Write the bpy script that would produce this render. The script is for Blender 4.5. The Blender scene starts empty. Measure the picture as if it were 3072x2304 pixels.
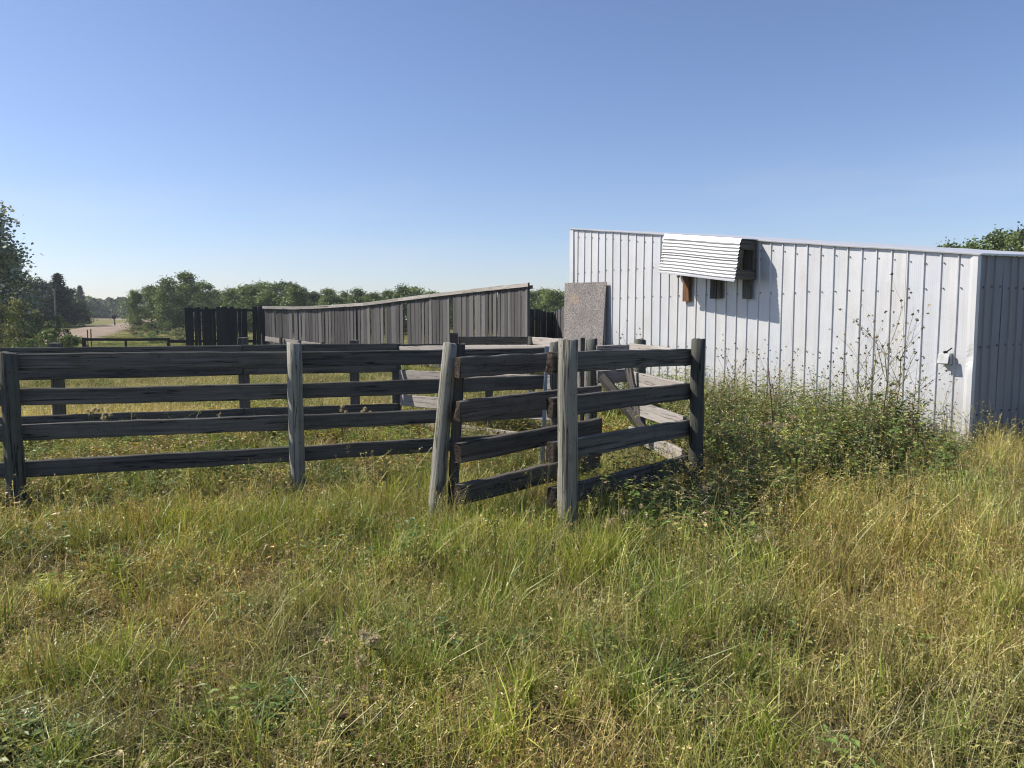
import bpy, math, random
import numpy as np
from mathutils import Vector, Matrix

random.seed(7)
rng = np.random.default_rng(7)
SC = bpy.context.scene
COL = SC.collection
R = math.radians

# ------------------------------------------------------------------ camera, sky, sun, exposure
F_PX, CX, CY = 2307.0, 1536.0, 1152.0
EYE = 1.6
PITCH = math.atan((1152 - 950) / F_PX)
cam_d = bpy.data.cameras.new('camera')
cam_d.sensor_width = 36.0
cam_d.lens = F_PX / 3072 * 36.0
cam_d.clip_start = 0.05
cam_d.clip_end = 6000
cam = bpy.data.objects.new('camera', cam_d)
COL.objects.link(cam)
cam.location = (0, 0, EYE)
cam.rotation_euler = (math.pi / 2 - PITCH, 0, 0)
SC.camera = cam

SUN_EL, SUN_AZ = R(42.0), R(-83.0)          # azimuth clockwise from +Y: the sun stands to the left, a little ahead
world = bpy.data.worlds.new('World')
SC.world = world
world.use_nodes = True
wn = world.node_tree.nodes
sky = wn.new('ShaderNodeTexSky')
sky.sky_type = 'NISHITA'
sky.sun_disc = False
sky.sun_elevation = SUN_EL
sky.sun_rotation = SUN_AZ
sky.altitude = 600
sky.air_density = 1.0
sky.dust_density = 0.8
sky.ozone_density = 3.0
wn['Background'].inputs['Strength'].default_value = 0.094
wb_mix = wn.new('ShaderNodeMix'); wb_mix.data_type = 'RGBA'; wb_mix.blend_type = 'MULTIPLY'   # white balance of the whole sky
wb_mix.inputs[0].default_value = 1.0
wb_mix.inputs[7].default_value = (0.985, 0.945, 1.045, 1)
world.node_tree.links.new(sky.outputs['Color'], wb_mix.inputs[6])
# very thin cirrus low in the sky, all the way round
wl = world.node_tree.links
def wnode(typ, **kw):
    nd = wn.new(typ)
    for k, v in kw.items(): setattr(nd, k, v)
    return nd
tcw = wnode('ShaderNodeTexCoord'); mpw = wnode('ShaderNodeMapping'); mpw.inputs['Scale'].default_value = (1.6, 1.6, 11.0)
nzw = wnode('ShaderNodeTexNoise'); nzw.inputs['Scale'].default_value = 1.7; nzw.inputs['Detail'].default_value = 6; nzw.inputs['Roughness'].default_value = .55
wl.new(tcw.outputs['Generated'], mpw.inputs['Vector']); wl.new(mpw.outputs[0], nzw.inputs['Vector'])
sepw = wnode('ShaderNodeSeparateXYZ'); wl.new(tcw.outputs['Generated'], sepw.inputs[0])
def wrange(src, a, b, c, d):
    r_ = wnode('ShaderNodeMapRange', interpolation_type='SMOOTHSTEP'); wl.new(src, r_.inputs[0])
    for i_, v_ in enumerate((a, b, c, d)): r_.inputs[i_ + 1].default_value = v_
    return r_.outputs[0]
def wmul(a, b):
    m_ = wnode('ShaderNodeMath', operation='MULTIPLY'); wl.new(a, m_.inputs[0]); wl.new(b, m_.inputs[1]); return m_.outputs[0]
cir = wmul(wmul(wrange(sepw.outputs['Z'], .01, .06, 0, 1), wrange(sepw.outputs['Z'], .09, .24, 1, 0)), wrange(nzw.outputs['Fac'], .44, .72, 0, .16))
cmix = wnode('ShaderNodeMix', data_type='RGBA'); wl.new(cir, cmix.inputs[0])
wl.new(wb_mix.outputs[2], cmix.inputs[6]); cmix.inputs[7].default_value = (5.6, 5.7, 6.1, 1)
wl.new(cmix.outputs[2], wn['Background'].inputs['Color'])

sun_d = bpy.data.lights.new('sun', 'SUN')
sun_d.energy = 5.0
sun_d.angle = R(0.53)
sun_d.color = (1.0, 0.93, 0.82)
sun = bpy.data.objects.new('sun', sun_d)
COL.objects.link(sun)
sdir = Vector((math.sin(SUN_AZ) * math.cos(SUN_EL), math.cos(SUN_AZ) * math.cos(SUN_EL), math.sin(SUN_EL)))
sun.rotation_euler = sdir.to_track_quat('Z', 'Y').to_euler()
sun.location = sdir * 50

vs = SC.view_settings
vs.view_transform = 'Standard'
vs.look = 'None'
vs.exposure = 0.6
vs.gamma = 1.0
vs.use_curve_mapping = False
SC.cycles.max_bounces = 4
SC.cycles.diffuse_bounces = 2
SC.cycles.glossy_bounces = 2
SC.cycles.transmission_bounces = 2
SC.cycles.transparent_max_bounces = 4
SC.cycles.use_adaptive_sampling = True
SC.cycles.adaptive_threshold = 0.02
SC.cycles.use_denoising = True
SC.cycles.filter_width = 1.15

# ------------------------------------------------------------------ helpers
CP, SP = math.cos(PITCH), math.sin(PITCH)

def at(px, py, Y):
    """point on the photograph's ray through (px, py) at distance Y ahead of the camera"""
    a, b = (px - CX) / F_PX, -(py - CY) / F_PX
    dx, dy, dz = a, CP + b * SP, -SP + b * CP
    s = Y / dy
    return Vector((dx * s, Y, EYE + dz * s))

def sm(a, b, v):
    t = np.clip((np.asarray(v, float) - a) / (b - a), 0, 1)
    return t * t * (3 - 2 * t)

class Noise2:
    def __init__(self, seed, scale, n=14):
        r = np.random.default_rng(seed)
        ang = r.uniform(0, 2 * np.pi, n)
        k = r.uniform(0.4, 1.6, n) / scale * 2 * np.pi
        self.kx, self.ky, self.ph = k * np.cos(ang), k * np.sin(ang), r.uniform(0, 6.28, n)
    def __call__(self, x, y):
        x, y = np.asarray(x, float), np.asarray(y, float)
        return np.sin(x[..., None] * self.kx + y[..., None] * self.ky + self.ph).mean(-1) * 2.2

n_small = Noise2(1, 1.4)
n_mid = Noise2(2, 5.0)
n_patch = Noise2(3, 1.1)
n_patch2 = Noise2(4, 2.6)
n_fine = Noise2(5, 0.45)

def gz(x, y):
    x, y = np.asarray(x, float), np.asarray(y, float)
    ramp = np.interp(y, [0, 55, 68, 82, 98, 112, 125, 140, 165, 400, 3000],
                     [0, 0, .25, .5, .67, .82, .95, 1.02, 1.1, 1.2, 1.2])
    near = np.exp(-(np.hypot(x, y) / 60) ** 2)
    return ramp + near * (0.025 * n_small(x, y) + 0.05 * n_mid(x, y)) - 0.01

def gzf(x, y):
    return float(gz(np.array([x]), np.array([y]))[0])

def mesh_obj(name, verts, faces, mat=None, parent=None, M=None, smooth=False, col=None, mats=None, midx=None):
    me = bpy.data.meshes.new(name)
    me.from_pydata([tuple(v) for v in verts], [], [tuple(int(i) for i in f) for f in faces])
    if mat: me.materials.append(mat)
    if mats:
        for m in mats: me.materials.append(m)
    if midx is not None:
        me.polygons.foreach_set('material_index', np.asarray(midx, np.int32))
    if col is not None:
        ca = me.color_attributes.new('col', 'FLOAT_COLOR', 'POINT')
        c = np.ones((len(verts), 4), np.float32)
        c[:, :3] = col
        ca.data.foreach_set('color', c.ravel())
    if smooth:
        me.polygons.foreach_set('use_smooth', np.ones(len(me.polygons), bool))
    me.update()
    return link(name, me, parent, M)

def link(name, me, parent=None, M=None):
    o = bpy.data.objects.new(name, me)
    COL.objects.link(o)
    if parent is not None:
        o.parent = parent
        if parent.type == 'EMPTY' or parent.get('_root') is None:
            base = parent
            while base.parent is not None: base = base.parent
            if base is parent:
                o.matrix_parent_inverse = Matrix.Translation(-Vector(base.location))
            else:
                o.matrix_parent_inverse = parent['_w2'] and (Matrix(np.array(parent['_w']).reshape(4, 4).tolist())).inverted()
    if M is not None:
        o.matrix_basis = M
    return o

def mark(o):
    """remember a part's world matrix so that sub-parts can be given in world space"""
    o['_w'] = [v for row in o.matrix_basis for v in row]
    o['_w2'] = 1
    return o

def thing(name, label, cat, loc=(0, 0, 0), group=None):
    o = bpy.data.objects.new(name, None)
    COL.objects.link(o)
    o.location = loc
    o.empty_display_size = 0.2
    return tag(o, label, cat, group)

def tag(o, label, cat, group=None):
    o['label'] = label
    o['category'] = cat
    if group: o['group'] = group
    return o

def frame(x, zhint, origin):
    """matrix whose local x runs along x, local z near zhint"""
    x = Vector(x).normalized()
    y = Vector(zhint).cross(x).normalized()
    z = x.cross(y)
    M = Matrix((x, y, z)).transposed().to_4x4()
    M.translation = origin
    return M

# ------------------------------------------------------------------ materials
class NT:
    def __init__(self, name):
        self.mat = bpy.data.materials.new(name)
        self.mat.use_nodes = True
        self.t = self.mat.node_tree
        self.t.nodes.clear()
        self.out = self.n('ShaderNodeOutputMaterial')
    def n(self, typ, **kw):
        nd = self.t.nodes.new(typ)
        for k, v in kw.items(): setattr(nd, k, v)
        return nd
    def l(self, a, b): self.t.links.new(a, b)
    def math(self, op, a, b=None, clamp=False):
        nd = self.n('ShaderNodeMath', operation=op, use_clamp=clamp)
        for i, v in enumerate((a, b)):
            if v is None: continue
            if isinstance(v, (int, float)): nd.inputs[i].default_value = v
            else: self.l(v, nd.inputs[i])
        return nd.outputs[0]
    def mix(self, f, a, b, blend='MIX'):
        nd = self.n('ShaderNodeMix', data_type='RGBA', blend_type=blend)
        for i, v in ((0, f), (6, a), (7, b)):
            if isinstance(v, (int, float)): nd.inputs[i].default_value = v
            elif isinstance(v, tuple): nd.inputs[i].default_value = (*v, 1)
            else: self.l(v, nd.inputs[i])
        return nd.outputs[2]
    def noise(self, vec, scale, detail=4, rough=.55):
        nd = self.n('ShaderNodeTexNoise')
        nd.inputs['Scale'].default_value = scale
        nd.inputs['Detail'].default_value = detail
        nd.inputs['Roughness'].default_value = rough
        if vec is not None: self.l(vec, nd.inputs['Vector'])
        return nd.outputs['Fac']
    def ramp(self, v, lo, hi):
        nd = self.n('ShaderNodeMapRange', clamp=True)
        self.l(v, nd.inputs[0])
        nd.inputs[1].default_value = lo; nd.inputs[2].default_value = hi
        return nd.outputs[0]
    def stretch(self, vec, sc):
        nd = self.n('ShaderNodeMapping')
        self.l(vec, nd.inputs['Vector'])
        nd.inputs['Scale'].default_value = sc
        return nd.outputs['Vector']
    def local(self):
        """object coordinates shifted by a random amount for each piece"""
        tc = self.n('ShaderNodeTexCoord')
        oi = self.n('ShaderNodeObjectInfo')
        k = self.math('MULTIPLY', oi.outputs['Random'], 97.0)
        v = self.n('ShaderNodeVectorMath', operation='ADD')
        self.l(tc.outputs['Object'], v.inputs[0]); self.l(k, v.inputs[1])
        return v.outputs[0], oi.outputs['Random']
    def bsdf(self, color, rough=.85, spec=.25, metal=0.0, bump=None, bstr=.4, bdist=.01):
        b = self.n('ShaderNodeBsdfPrincipled')
        for s, v in (('Base Color', color), ('Roughness', rough), ('Metallic', metal)):
            if isinstance(v, (int, float)): b.inputs[s].default_value = v
            elif isinstance(v, tuple): b.inputs[s].default_value = (*v, 1)
            else: self.l(v, b.inputs[s])
        b.inputs['Specular IOR Level'].default_value = spec
        if bump is not None:
            bp = self.n('ShaderNodeBump')
            bp.inputs['Strength'].default_value = bstr
            bp.inputs['Distance'].default_value = bdist
            self.l(bump, bp.inputs['Height'])
            self.l(bp.outputs[0], b.inputs['Normal'])
        self.l(b.outputs[0], self.out.inputs['Surface'])
        return b

def wood(name, dark, light, moss=(.05, .06, .03), moss_amt=.35, var=.35, crack=.85, bstr=.6, rough=.9):
    m = NT(name)
    v, rnd = m.local()
    grain = m.noise(m.stretch(v, (.6, 22, 22)), 1.6, 9, .68)
    fine = m.noise(m.stretch(v, (3.0, 120, 120)), 1.5, 4, .6)
    broad = m.noise(m.stretch(v, (1.0, 5, 5)), 1.7, 4, .6)
    crk = m.noise(m.stretch(v, (.28, 13, 13)), 1.5, 3, .5)
    crk = m.math('ABSOLUTE', m.math('SUBTRACT', crk, .5))
    crk = m.ramp(crk, .016, .002)
    knot = m.n('ShaderNodeTexVoronoi')
    m.l(m.stretch(v, (2.2, 5, 5)), knot.inputs['Vector'])
    kn = m.ramp(knot.outputs['Distance'], .13, .06)
    g = m.ramp(grain, .3, .72)
    c = m.mix(g, dark, light)
    c = m.mix(m.ramp(broad, .35, .75), c, m.mix(.5, c, light))
    c = m.mix(m.math('MULTIPLY', fine, .55), c, m.mix(.55, c, dark))
    mo = m.ramp(m.noise(v, 6.5, 7, .7), .52, .72)
    c = m.mix(m.math('MULTIPLY', mo, moss_amt), c, moss)
    dk = m.math('MAXIMUM', m.math('MULTIPLY', crk, crack), m.math('MULTIPLY', kn, .7))
    c = m.mix(dk, c, (dark[0] * .25, dark[1] * .25, dark[2] * .25))
    val = m.math('ADD', m.math('MULTIPLY', rnd, var), 1 - var / 2)
    hs = m.n('ShaderNodeHueSaturation')
    m.l(val, hs.inputs['Value']); m.l(c, hs.inputs['Color'])
    h = m.math('SUBTRACT', m.math('ADD', g, m.math('MULTIPLY', fine, .6)), m.math('MULTIPLY', crk, 1.6))
    m.bsdf(hs.outputs[0], rough, .2, bump=h, bstr=bstr, bdist=.008)
    return m.mat

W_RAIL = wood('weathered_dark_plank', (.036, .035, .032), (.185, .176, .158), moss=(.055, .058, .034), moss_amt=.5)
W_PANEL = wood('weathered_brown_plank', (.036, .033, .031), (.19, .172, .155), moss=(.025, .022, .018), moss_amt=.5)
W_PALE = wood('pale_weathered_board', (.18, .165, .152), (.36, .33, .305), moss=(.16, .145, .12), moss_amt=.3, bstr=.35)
W_GREY = wood('silver_grey_board', (.062, .060, .060), (.165, .157, .156), moss=(.055, .05, .046), moss_amt=.3, var=.8)
W_CAP = wood('bleached_cap_board', (.24, .225, .205), (.43, .405, .37), moss=(.24, .21, .12), moss_amt=.4)
W_POST = wood('grey_green_post', (.15, .146, .12), (.42, .405, .345), moss=(.10, .115, .075), moss_amt=.5, bstr=.8)
W_POSTD = wood('dark_round_post', (.040, .043, .038), (.14, .142, .122), moss=(.04, .05, .03), moss_amt=.5, bstr=.8)
W_END = wood('rotten_end_grain', (.012, .010, .008), (.10, .075, .06), moss=(.03, .028, .018), moss_amt=.4, bstr=1.0)
W_ORANGE = wood('fresh_brown_board', (.09, .042, .02), (.23, .12, .065), moss=(.06, .035, .02), moss_amt=.2)
W_FAR = wood('shade_dark_board', (.018, .019, .021), (.058, .058, .060), moss_amt=.2)  # far boards turned from the sun: their shade is put into the colour

def metal_sheet(name, base, fine_scale=2 * math.pi / .025, metal=.25, rough=.42, fine_axis='X', streak=.6, bstr=.25):
    m = NT(name)
    tc = m.n('ShaderNodeTexCoord')
    v = tc.outputs['Object']
    sep = m.n('ShaderNodeSeparateXYZ'); m.l(v, sep.inputs[0])
    fine = m.math('SINE', m.math('MULTIPLY', sep.outputs[fine_axis], fine_scale))
    oi = m.n('ShaderNodeObjectInfo')
    streaks = m.noise(m.stretch(v, (9, 9, .8)), 1.0, 6, .65)
    dirt = m.noise(m.stretch(v, (2.0, 2.0, 1.2)), 1.3, 6, .6)
    pan = m.noise(m.stretch(v, (4.6, .1, .3)), 1.0, 2, .5)
    strip_ = m.math('FLOOR', m.math('DIVIDE', sep.outputs['X'], .2032))
    wn_ = m.n('ShaderNodeTexWhiteNoise', noise_dimensions='1D'); m.l(strip_, wn_.inputs['W'])
    c = m.mix(m.ramp(streaks, .42, .75), base, tuple(b * .80 for b in base))
    c = m.mix(m.math('MULTIPLY', wn_.outputs['Value'], .55), c, (base[0] * .82, base[1] * .87, base[2] * .97))
    c = m.mix(m.math('MULTIPLY', m.ramp(dirt, .5, .78), streak), c, (base[0] * .78, base[1] * .75, base[2] * .68))
    c = m.mix(m.math('MULTIPLY', m.ramp(pan, .4, .65), .45), c, (base[0] * .86, base[1] * .92, base[2] * 1.02))
    low = m.math('MULTIPLY', m.ramp(sep.outputs['Z'], .75, .0), m.ramp(m.noise(m.stretch(v, (5, 5, 2.2)), 1.6, 6, .7), .38, .68))
    c = m.mix(m.math('MULTIPLY', low, .55), c, (base[0] * .55, base[1] * .50, base[2] * .40))
    runs = m.math('MULTIPLY', m.ramp(m.noise(m.stretch(v, (26, 26, .35)), 1.0, 5, .6), .60, .74), streak * .55)
    c = m.mix(runs, c, (base[0] * .66, base[1] * .62, base[2] * .57))
    h = m.math('ADD', m.math('MULTIPLY', fine, .0012), m.math('MULTIPLY', m.noise(v, 1.8, 3, .5), .02))
    r = m.math('ADD', m.math('MULTIPLY', m.noise(v, 3, 4), .25), rough - .12)
    m.bsdf(c, r, .5, metal, bump=h, bstr=bstr, bdist=1.0)
    return m.mat

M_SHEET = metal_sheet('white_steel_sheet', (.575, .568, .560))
M_ENDSHEET = metal_sheet('shade_grey_end_sheet', (.275, .27, .262), metal=.1, rough=.6)  # wall steel for the end wall, its shade put into the darker base colour
M_TRIM = metal_sheet('white_steel_trim', (.59, .585, .58), fine_scale=0.0, streak=.35)
M_CORR = metal_sheet('bright_corrugated_sheet', (.42, .42, .415), fine_scale=0.0, rough=.4, streak=.25)

def simple(name, col, rough=.7, metal=0., spec=.3, var=.25, nscale=12):
    m = NT(name)
    v, rnd = m.local()
    nz = m.noise(v, nscale, 6, .65)
    c = m.mix(m.ramp(nz, .3, .75), tuple(x * (1 - var) for x in col), tuple(min(1, x * (1 + var * .5)) for x in col))
    m.bsdf(c, rough, spec, metal, bump=nz, bstr=.15, bdist=.01)
    return m.mat

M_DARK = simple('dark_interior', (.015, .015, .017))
M_SCREW = simple('screw_head', (.16, .16, .17), .45, .5)
M_BOX = simple('weathered_white_plastic', (.42, .43, .44), .55)
M_GALV = simple('galvanised_bar', (.24, .275, .32), .5, .3)
M_BULB = simple('frosted_bulb', (.42, .44, .43), .25)
M_SIGN = simple('faded_red_sign', (.10, .055, .06), .6)
M_POLE = simple('grey_pole_wood', (.16, .155, .145), .9)
M_MARK = simple('brown_stake', (.07, .045, .03), .9)

def osb():
    m = NT('weathered_strand_board')
    tc = m.n('ShaderNodeTexCoord')
    v = tc.outputs['Object']
    warp = m.n('ShaderNodeVectorMath', operation='ADD')
    nz = m.n('ShaderNodeTexNoise'); nz.inputs['Scale'].default_value = 9
    m.l(v, nz.inputs['Vector']); sc = m.n('ShaderNodeVectorMath', operation='SCALE'); sc.inputs['Scale'].default_value = .05
    m.l(nz.outputs['Color'], sc.inputs[0]); m.l(v, warp.inputs[0]); m.l(sc.outputs[0], warp.inputs[1])
    vo = m.n('ShaderNodeTexVoronoi')
    m.l(m.stretch(warp.outputs[0], (13, 13, 30)), vo.inputs['Vector'])
    vo2 = m.n('ShaderNodeTexVoronoi')
    m.l(m.stretch(warp.outputs[0], (24, 24, 12)), vo2.inputs['Vector'])
    g = m.n('ShaderNodeRGBToBW'); m.l(vo.outputs['Color'], g.inputs[0])
    g2 = m.n('ShaderNodeRGBToBW'); m.l(vo2.outputs['Color'], g2.inputs[0])
    k = m.math('MULTIPLY', m.math('ADD', g.outputs[0], g2.outputs[0]), .5)
    c = m.mix(m.ramp(k, .2, .85), (.045, .042, .042), (.36, .33, .315))
    c = m.mix(m.math('MULTIPLY', m.ramp(m.noise(v, 2.0, 4, .6), .45, .7), .5), c, m.mix(.6, c, (.05, .05, .052)))
    pat = m.math('MULTIPLY', m.ramp(m.noise(v, 2.3, 5, .7), .60, .66), m.ramp(g.outputs[0], .4, .7))
    c = m.mix(m.math('MULTIPLY', pat, .6), c, (.38, .24, .10))
    m.bsdf(c, .9, .2, bump=k, bstr=.5, bdist=.004)
    return m.mat
M_OSB = osb()

def leafmat(name, tint=(1, 1, 1), trans=.35, rnd_amt=.35, gloss=.06, patch=0.0, patch_col=(1.25, 1.05, .8), pscale=.6):
    """colour comes from the 'col' attribute of each blade or leaf"""
    m = NT(name)
    a = m.n('ShaderNodeAttribute'); a.attribute_name = 'col'
    oi = m.n('ShaderNodeObjectInfo')
    val = m.math('ADD', m.math('MULTIPLY', oi.outputs['Random'], rnd_amt), 1 - rnd_amt / 2)
    c = m.mix(1.0, a.outputs['Color'], tint, 'MULTIPLY')
    if patch > 0:
        gm = m.n('ShaderNodeNewGeometry')
        nz = m.ramp(m.noise(gm.outputs['Position'], pscale, 3, .6), .38, .62)
        c = m.mix(m.math('MULTIPLY', nz, patch), c, m.mix(1.0, c, patch_col, 'MULTIPLY'))
    hs = m.n('ShaderNodeHueSaturation')
    m.l(val, hs.inputs['Value']); m.l(c, hs.inputs['Color'])
    d = m.n('ShaderNodeBsdfDiffuse'); m.l(hs.outputs[0], d.inputs['Color'])
    t = m.n('ShaderNodeBsdfTranslucent')
    m.l(m.mix(1.0, hs.outputs[0], (1.25, 1.2, .7), 'MULTIPLY'), t.inputs['Color'])
    ms = m.n('ShaderNodeMixShader'); ms.inputs[0].default_value = trans
    m.l(d.outputs[0], ms.inputs[1]); m.l(t.outputs[0], ms.inputs[2])
    g = m.n('ShaderNodeBsdfGlossy'); g.inputs['Roughness'].default_value = .45
    g.inputs['Color'].default_value = (.8, .85, .8, 1)
    m2 = m.n('ShaderNodeMixShader'); m2.inputs[0].default_value = gloss
    m.l(ms.outputs[0], m2.inputs[1]); m.l(g.outputs[0], m2.inputs[2])
    m.l(m2.outputs[0], m.out.inputs['Surface'])
    return m.mat

M_GRASS = leafmat('meadow_grass', trans=.3, rnd_amt=.5, gloss=.05, patch=.7)
M_WEED = leafmat('weed_foliage', trans=.3, rnd_amt=.4, gloss=.05)
M_FIELD = leafmat('dry_field_grass', trans=.25, rnd_amt=.4, gloss=.03)
M_LEAF = leafmat('tree_leaves', trans=.25, rnd_amt=.3, gloss=.035)
M_FLUFF = leafmat('seed_fluff', trans=.4, rnd_amt=.2, gloss=0.0)

def bark():
    m = NT('tree_bark')
    v, rnd = m.local()
    nz = m.noise(m.stretch(v, (14, 14, 3)), 1.5, 6, .65)
    c = m.mix(nz, (.06, .055, .045), (.24, .225, .19))
    m.bsdf(c, .9, .2, bump=nz, bstr=.5, bdist=.02)
    return m.mat
M_BARK = bark()

def ground_mat():
    m = NT('meadow_ground')
    gm = m.n('ShaderNodeNewGeometry'); p = gm.outputs['Position']
    a = m.noise(p, 1.3, 8, .65); b = m.noise(p, .12, 5, .6); f = m.noise(p, 14, 8, .75)
    c = m.mix(m.ramp(a, .35, .65), (.035, .032, .015), (.085, .075, .035))
    c = m.mix(m.ramp(f, .4, .7), c, (.10, .09, .045))
    far = m.mix(m.ramp(b, .35, .65), (.13, .14, .05), (.20, .17, .075))
    sep = m.n('ShaderNodeSeparateXYZ'); m.l(p, sep.inputs[0])
    c = m.mix(m.ramp(sep.outputs['Y'], 16, 40), c, far)
    m.bsdf(c, .95, .1, bump=f, bstr=.6, bdist=.05)
    return m.mat

def road_mat():
    m = NT('gravel_road')
    gm = m.n('ShaderNodeNewGeometry'); p = gm.outputs['Position']
    a = m.noise(p, .35, 6, .6); f = m.noise(p, 5, 8, .75)
    c = m.mix(m.ramp(a, .3, .7), (.24, .185, .135), (.32, .255, .19))
    c = m.mix(m.math('MULTIPLY', f, .4), c, (.15, .12, .095))
    m.bsdf(c, .95, .15, bump=f, bstr=.3, bdist=.05)
    return m.mat

# ------------------------------------------------------------------ ground and road
def build_ground():
    radii = np.concatenate([[0.0], np.geomspace(.6, 3500, 90)])
    na = 120
    verts = [(0, 0, gzf(0, 0))]
    ang = np.linspace(0, 2 * np.pi, na, endpoint=False)
    for r in radii[1:]:
        x, y = r * np.cos(ang), r * np.sin(ang)
        z = gz(x, y)
        verts += list(zip(x, y, z))
    faces = [(0, 1 + i, 1 + (i + 1) % na) for i in range(na)]
    for k in range(len(radii) - 2):
        o0, o1 = 1 + k * na, 1 + (k + 1) * na
        for i in range(na):
            j = (i + 1) % na
            faces.append((o0 + i, o1 + i, o1 + j, o0 + j))
    o = mesh_obj('ground', verts, faces, ground_mat(), smooth=True)
    o['kind'] = 'structure'
build_ground()

def build_road():
    px = [(120, 1035, 46), (205, 1012, 58), (268, 994, 69), (330, 981, 82), (400, 973, 98), (455, 967, 112), (470, 963.5, 125),
          (430, 960.5, 140), (370, 958.8, 152), (300, 957.5, 165), (200, 956, 185)]
    P = [at(a, b, c) for a, b, c in px]
    xs = np.array([p.x for p in P]); ys = np.array([p.y for p in P])
    t = np.arange(len(P)); tt = np.linspace(0, len(P) - 1, 90)
    X, Y = np.interp(tt, t, xs), np.interp(tt, t, ys)
    ker = np.ones(9) / 9
    X = np.convolve(np.pad(X, 4, 'edge'), ker, 'valid'); Y = np.convolve(np.pad(Y, 4, 'edge'), ker, 'valid')
    dX, dY = np.gradient(X), np.gradient(Y)
    L = np.hypot(dX, dY); nx, ny = -dY / L, dX / L
    verts, faces = [], []
    offs = [-2.7, -1.9, -.7, .7, 1.9, 2.7]
    for i in range(len(X)):
        for q, o in enumerate(offs):
            x, y = X[i] + nx[i] * o, Y[i] + ny[i] * o
            verts.append((x, y, gzf(x, y) + (.0 if q in (0, 5) else .09)))
    k = len(offs)
    for i in range(len(X) - 1):
        for q in range(k - 1):
            faces.append((i * k + q, i * k + q + 1, (i + 1) * k + q + 1, (i + 1) * k + q))
    o = mesh_obj('road', verts, faces, road_mat(), smooth=True)
    o['kind'] = 'structure'
build_road()

# ------------------------------------------------------------------ timber pieces
def plank_mesh(name, L, h, th, seed, segs=8, jit=.004, bow=.006, ends=.012):
    r = random.Random(seed)
    c = min(.007, th * .2)
    prof = [(-th / 2, -h + c), (-th / 2 + c, -h), (th / 2 - c, -h), (th / 2, -h + c), (th / 2, -c), (th / 2 - c, 0), (-th / 2 + c, 0), (-th / 2, -c)]
    b = r.uniform(-bow, bow)
    verts, faces = [], []
    for i in range(segs + 1):
        x = L * i / segs
        jt, jb, jy = r.uniform(-jit, jit), r.uniform(-jit, jit), r.uniform(-jit, jit) * .7
        bz = b * math.sin(math.pi * i / segs)
        for k, (y, z) in enumerate(prof):
            ex = r.uniform(-ends, ends) if i in (0, segs) else 0
            verts.append((x + ex, y + jy, z + bz + (jt if k >= 4 else jb)))
    n = len(prof)
    for i in range(segs):
        for k in range(n):
            faces.append((i * n + k, (i + 1) * n + k, (i + 1) * n + (k + 1) % n, i * n + (k + 1) % n))
    faces.append(tuple(range(n)))
    faces.append(tuple(segs * n + k for k in reversed(range(n))))
    me = bpy.data.meshes.new(name)
    me.from_pydata(verts, [], faces)
    me.update()
    return me

_seed = [100]
def plank(name, p0, p1, h, th, mat, parent, segs=8, endmat=None, **kw):
    """a board whose top edge runs from p0 to p1"""
    p0, p1 = Vector(p0), Vector(p1)
    _seed[0] += 1
    me = plank_mesh(name, (p1 - p0).length, h, th, _seed[0], segs, **kw)
    me.materials.append(mat)
    if endmat:
        me.materials.append(endmat)
        me.polygons[len(me.polygons) - 2].material_index = 1
        me.polygons[len(me.polygons) - 1].material_index = 1
    return mark(link(name, me, parent, frame(p1 - p0, (0, 0, 1), p0)))

def post(name, base, top, r0, r1, mat, parent, sides=14, rings=9, seed=None, jit=.05):
    base, top = Vector(base), Vector(top)
    _seed[0] += 1
    r = random.Random(seed or _seed[0])
    L = (top - base).length
    verts, faces = [], []
    lump = [1 + r.uniform(-jit, jit) for _ in range(sides)]
    tilt = r.uniform(-.012, .012)
    for i in range(rings):
        t = i / (rings - 1)
        rad = r0 + (r1 - r0) * t
        wob = (r.uniform(-.004, .004), r.uniform(-.004, .004))
        for k in range(sides):
            a = 2 * math.pi * k / sides
            rr = rad * lump[k] * (1 + r.uniform(-.02, .02))
            x = L * t + (tilt * math.cos(a) + r.uniform(-.004, .004) if i == rings - 1 else 0)
            verts.append((x, rr * math.cos(a) + wob[0], rr * math.sin(a) + wob[1]))
    for i in range(rings - 1):
        for k in range(sides):
            j = (k + 1) % sides
            faces.append((i * sides + k, i * sides + j, (i + 1) * sides + j, (i + 1) * sides + k))
    # slightly sunken, rounded top
    o = (rings - 1) * sides
    for k in range(sides):
        x, y, z = verts[o + k]
        verts.append((x + .006, y * .82, z * .82))
    verts.append((L + .004, 0, 0))
    o2 = rings * sides
    for k in range(sides):
        j = (k + 1) % sides
        faces.append((o + k, o + j, o2 + j, o2 + k))
        faces.append((o2 + k, o2 + j, o2 + sides))
    me = bpy.data.meshes.new(name)
    me.from_pydata(verts, [], faces)
    me.polygons.foreach_set('use_smooth', np.ones(len(me.polygons), bool))
    me.materials.append(mat); me.update()
    return link(name, me, parent, frame(top - base, (0, 1, 0), base))

def sq_post(name, base, top, w, d, mat, parent, axis=(1, 0, 0)):
    """squared post from base to top, wide face along axis"""
    base, top = Vector(base), Vector(top)
    _seed[0] += 1
    me = plank_mesh(name, (top - base).length, w, d, _seed[0], 6, jit=.003, bow=.004, ends=.006)
    me.materials.append(mat)
    ax = Vector(axis).normalized()
    return mark(link(name, me, parent, frame(top - base, ax, base + ax * w / 2)))

def ground_pt(p, sink=.35):
    return Vector((p.x, p.y, gzf(p.x, p.y) - sink))

def post_px(px, py, Y, r0, r1, mat, parent, lean=(0, 0), sink=.35):
    top = at(px, py, Y)
    base = Vector((top.x + lean[0], top.y + lean[1], gzf(top.x, top.y) - sink))
    return post('post', base, top, r0, r1, mat, parent)

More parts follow.
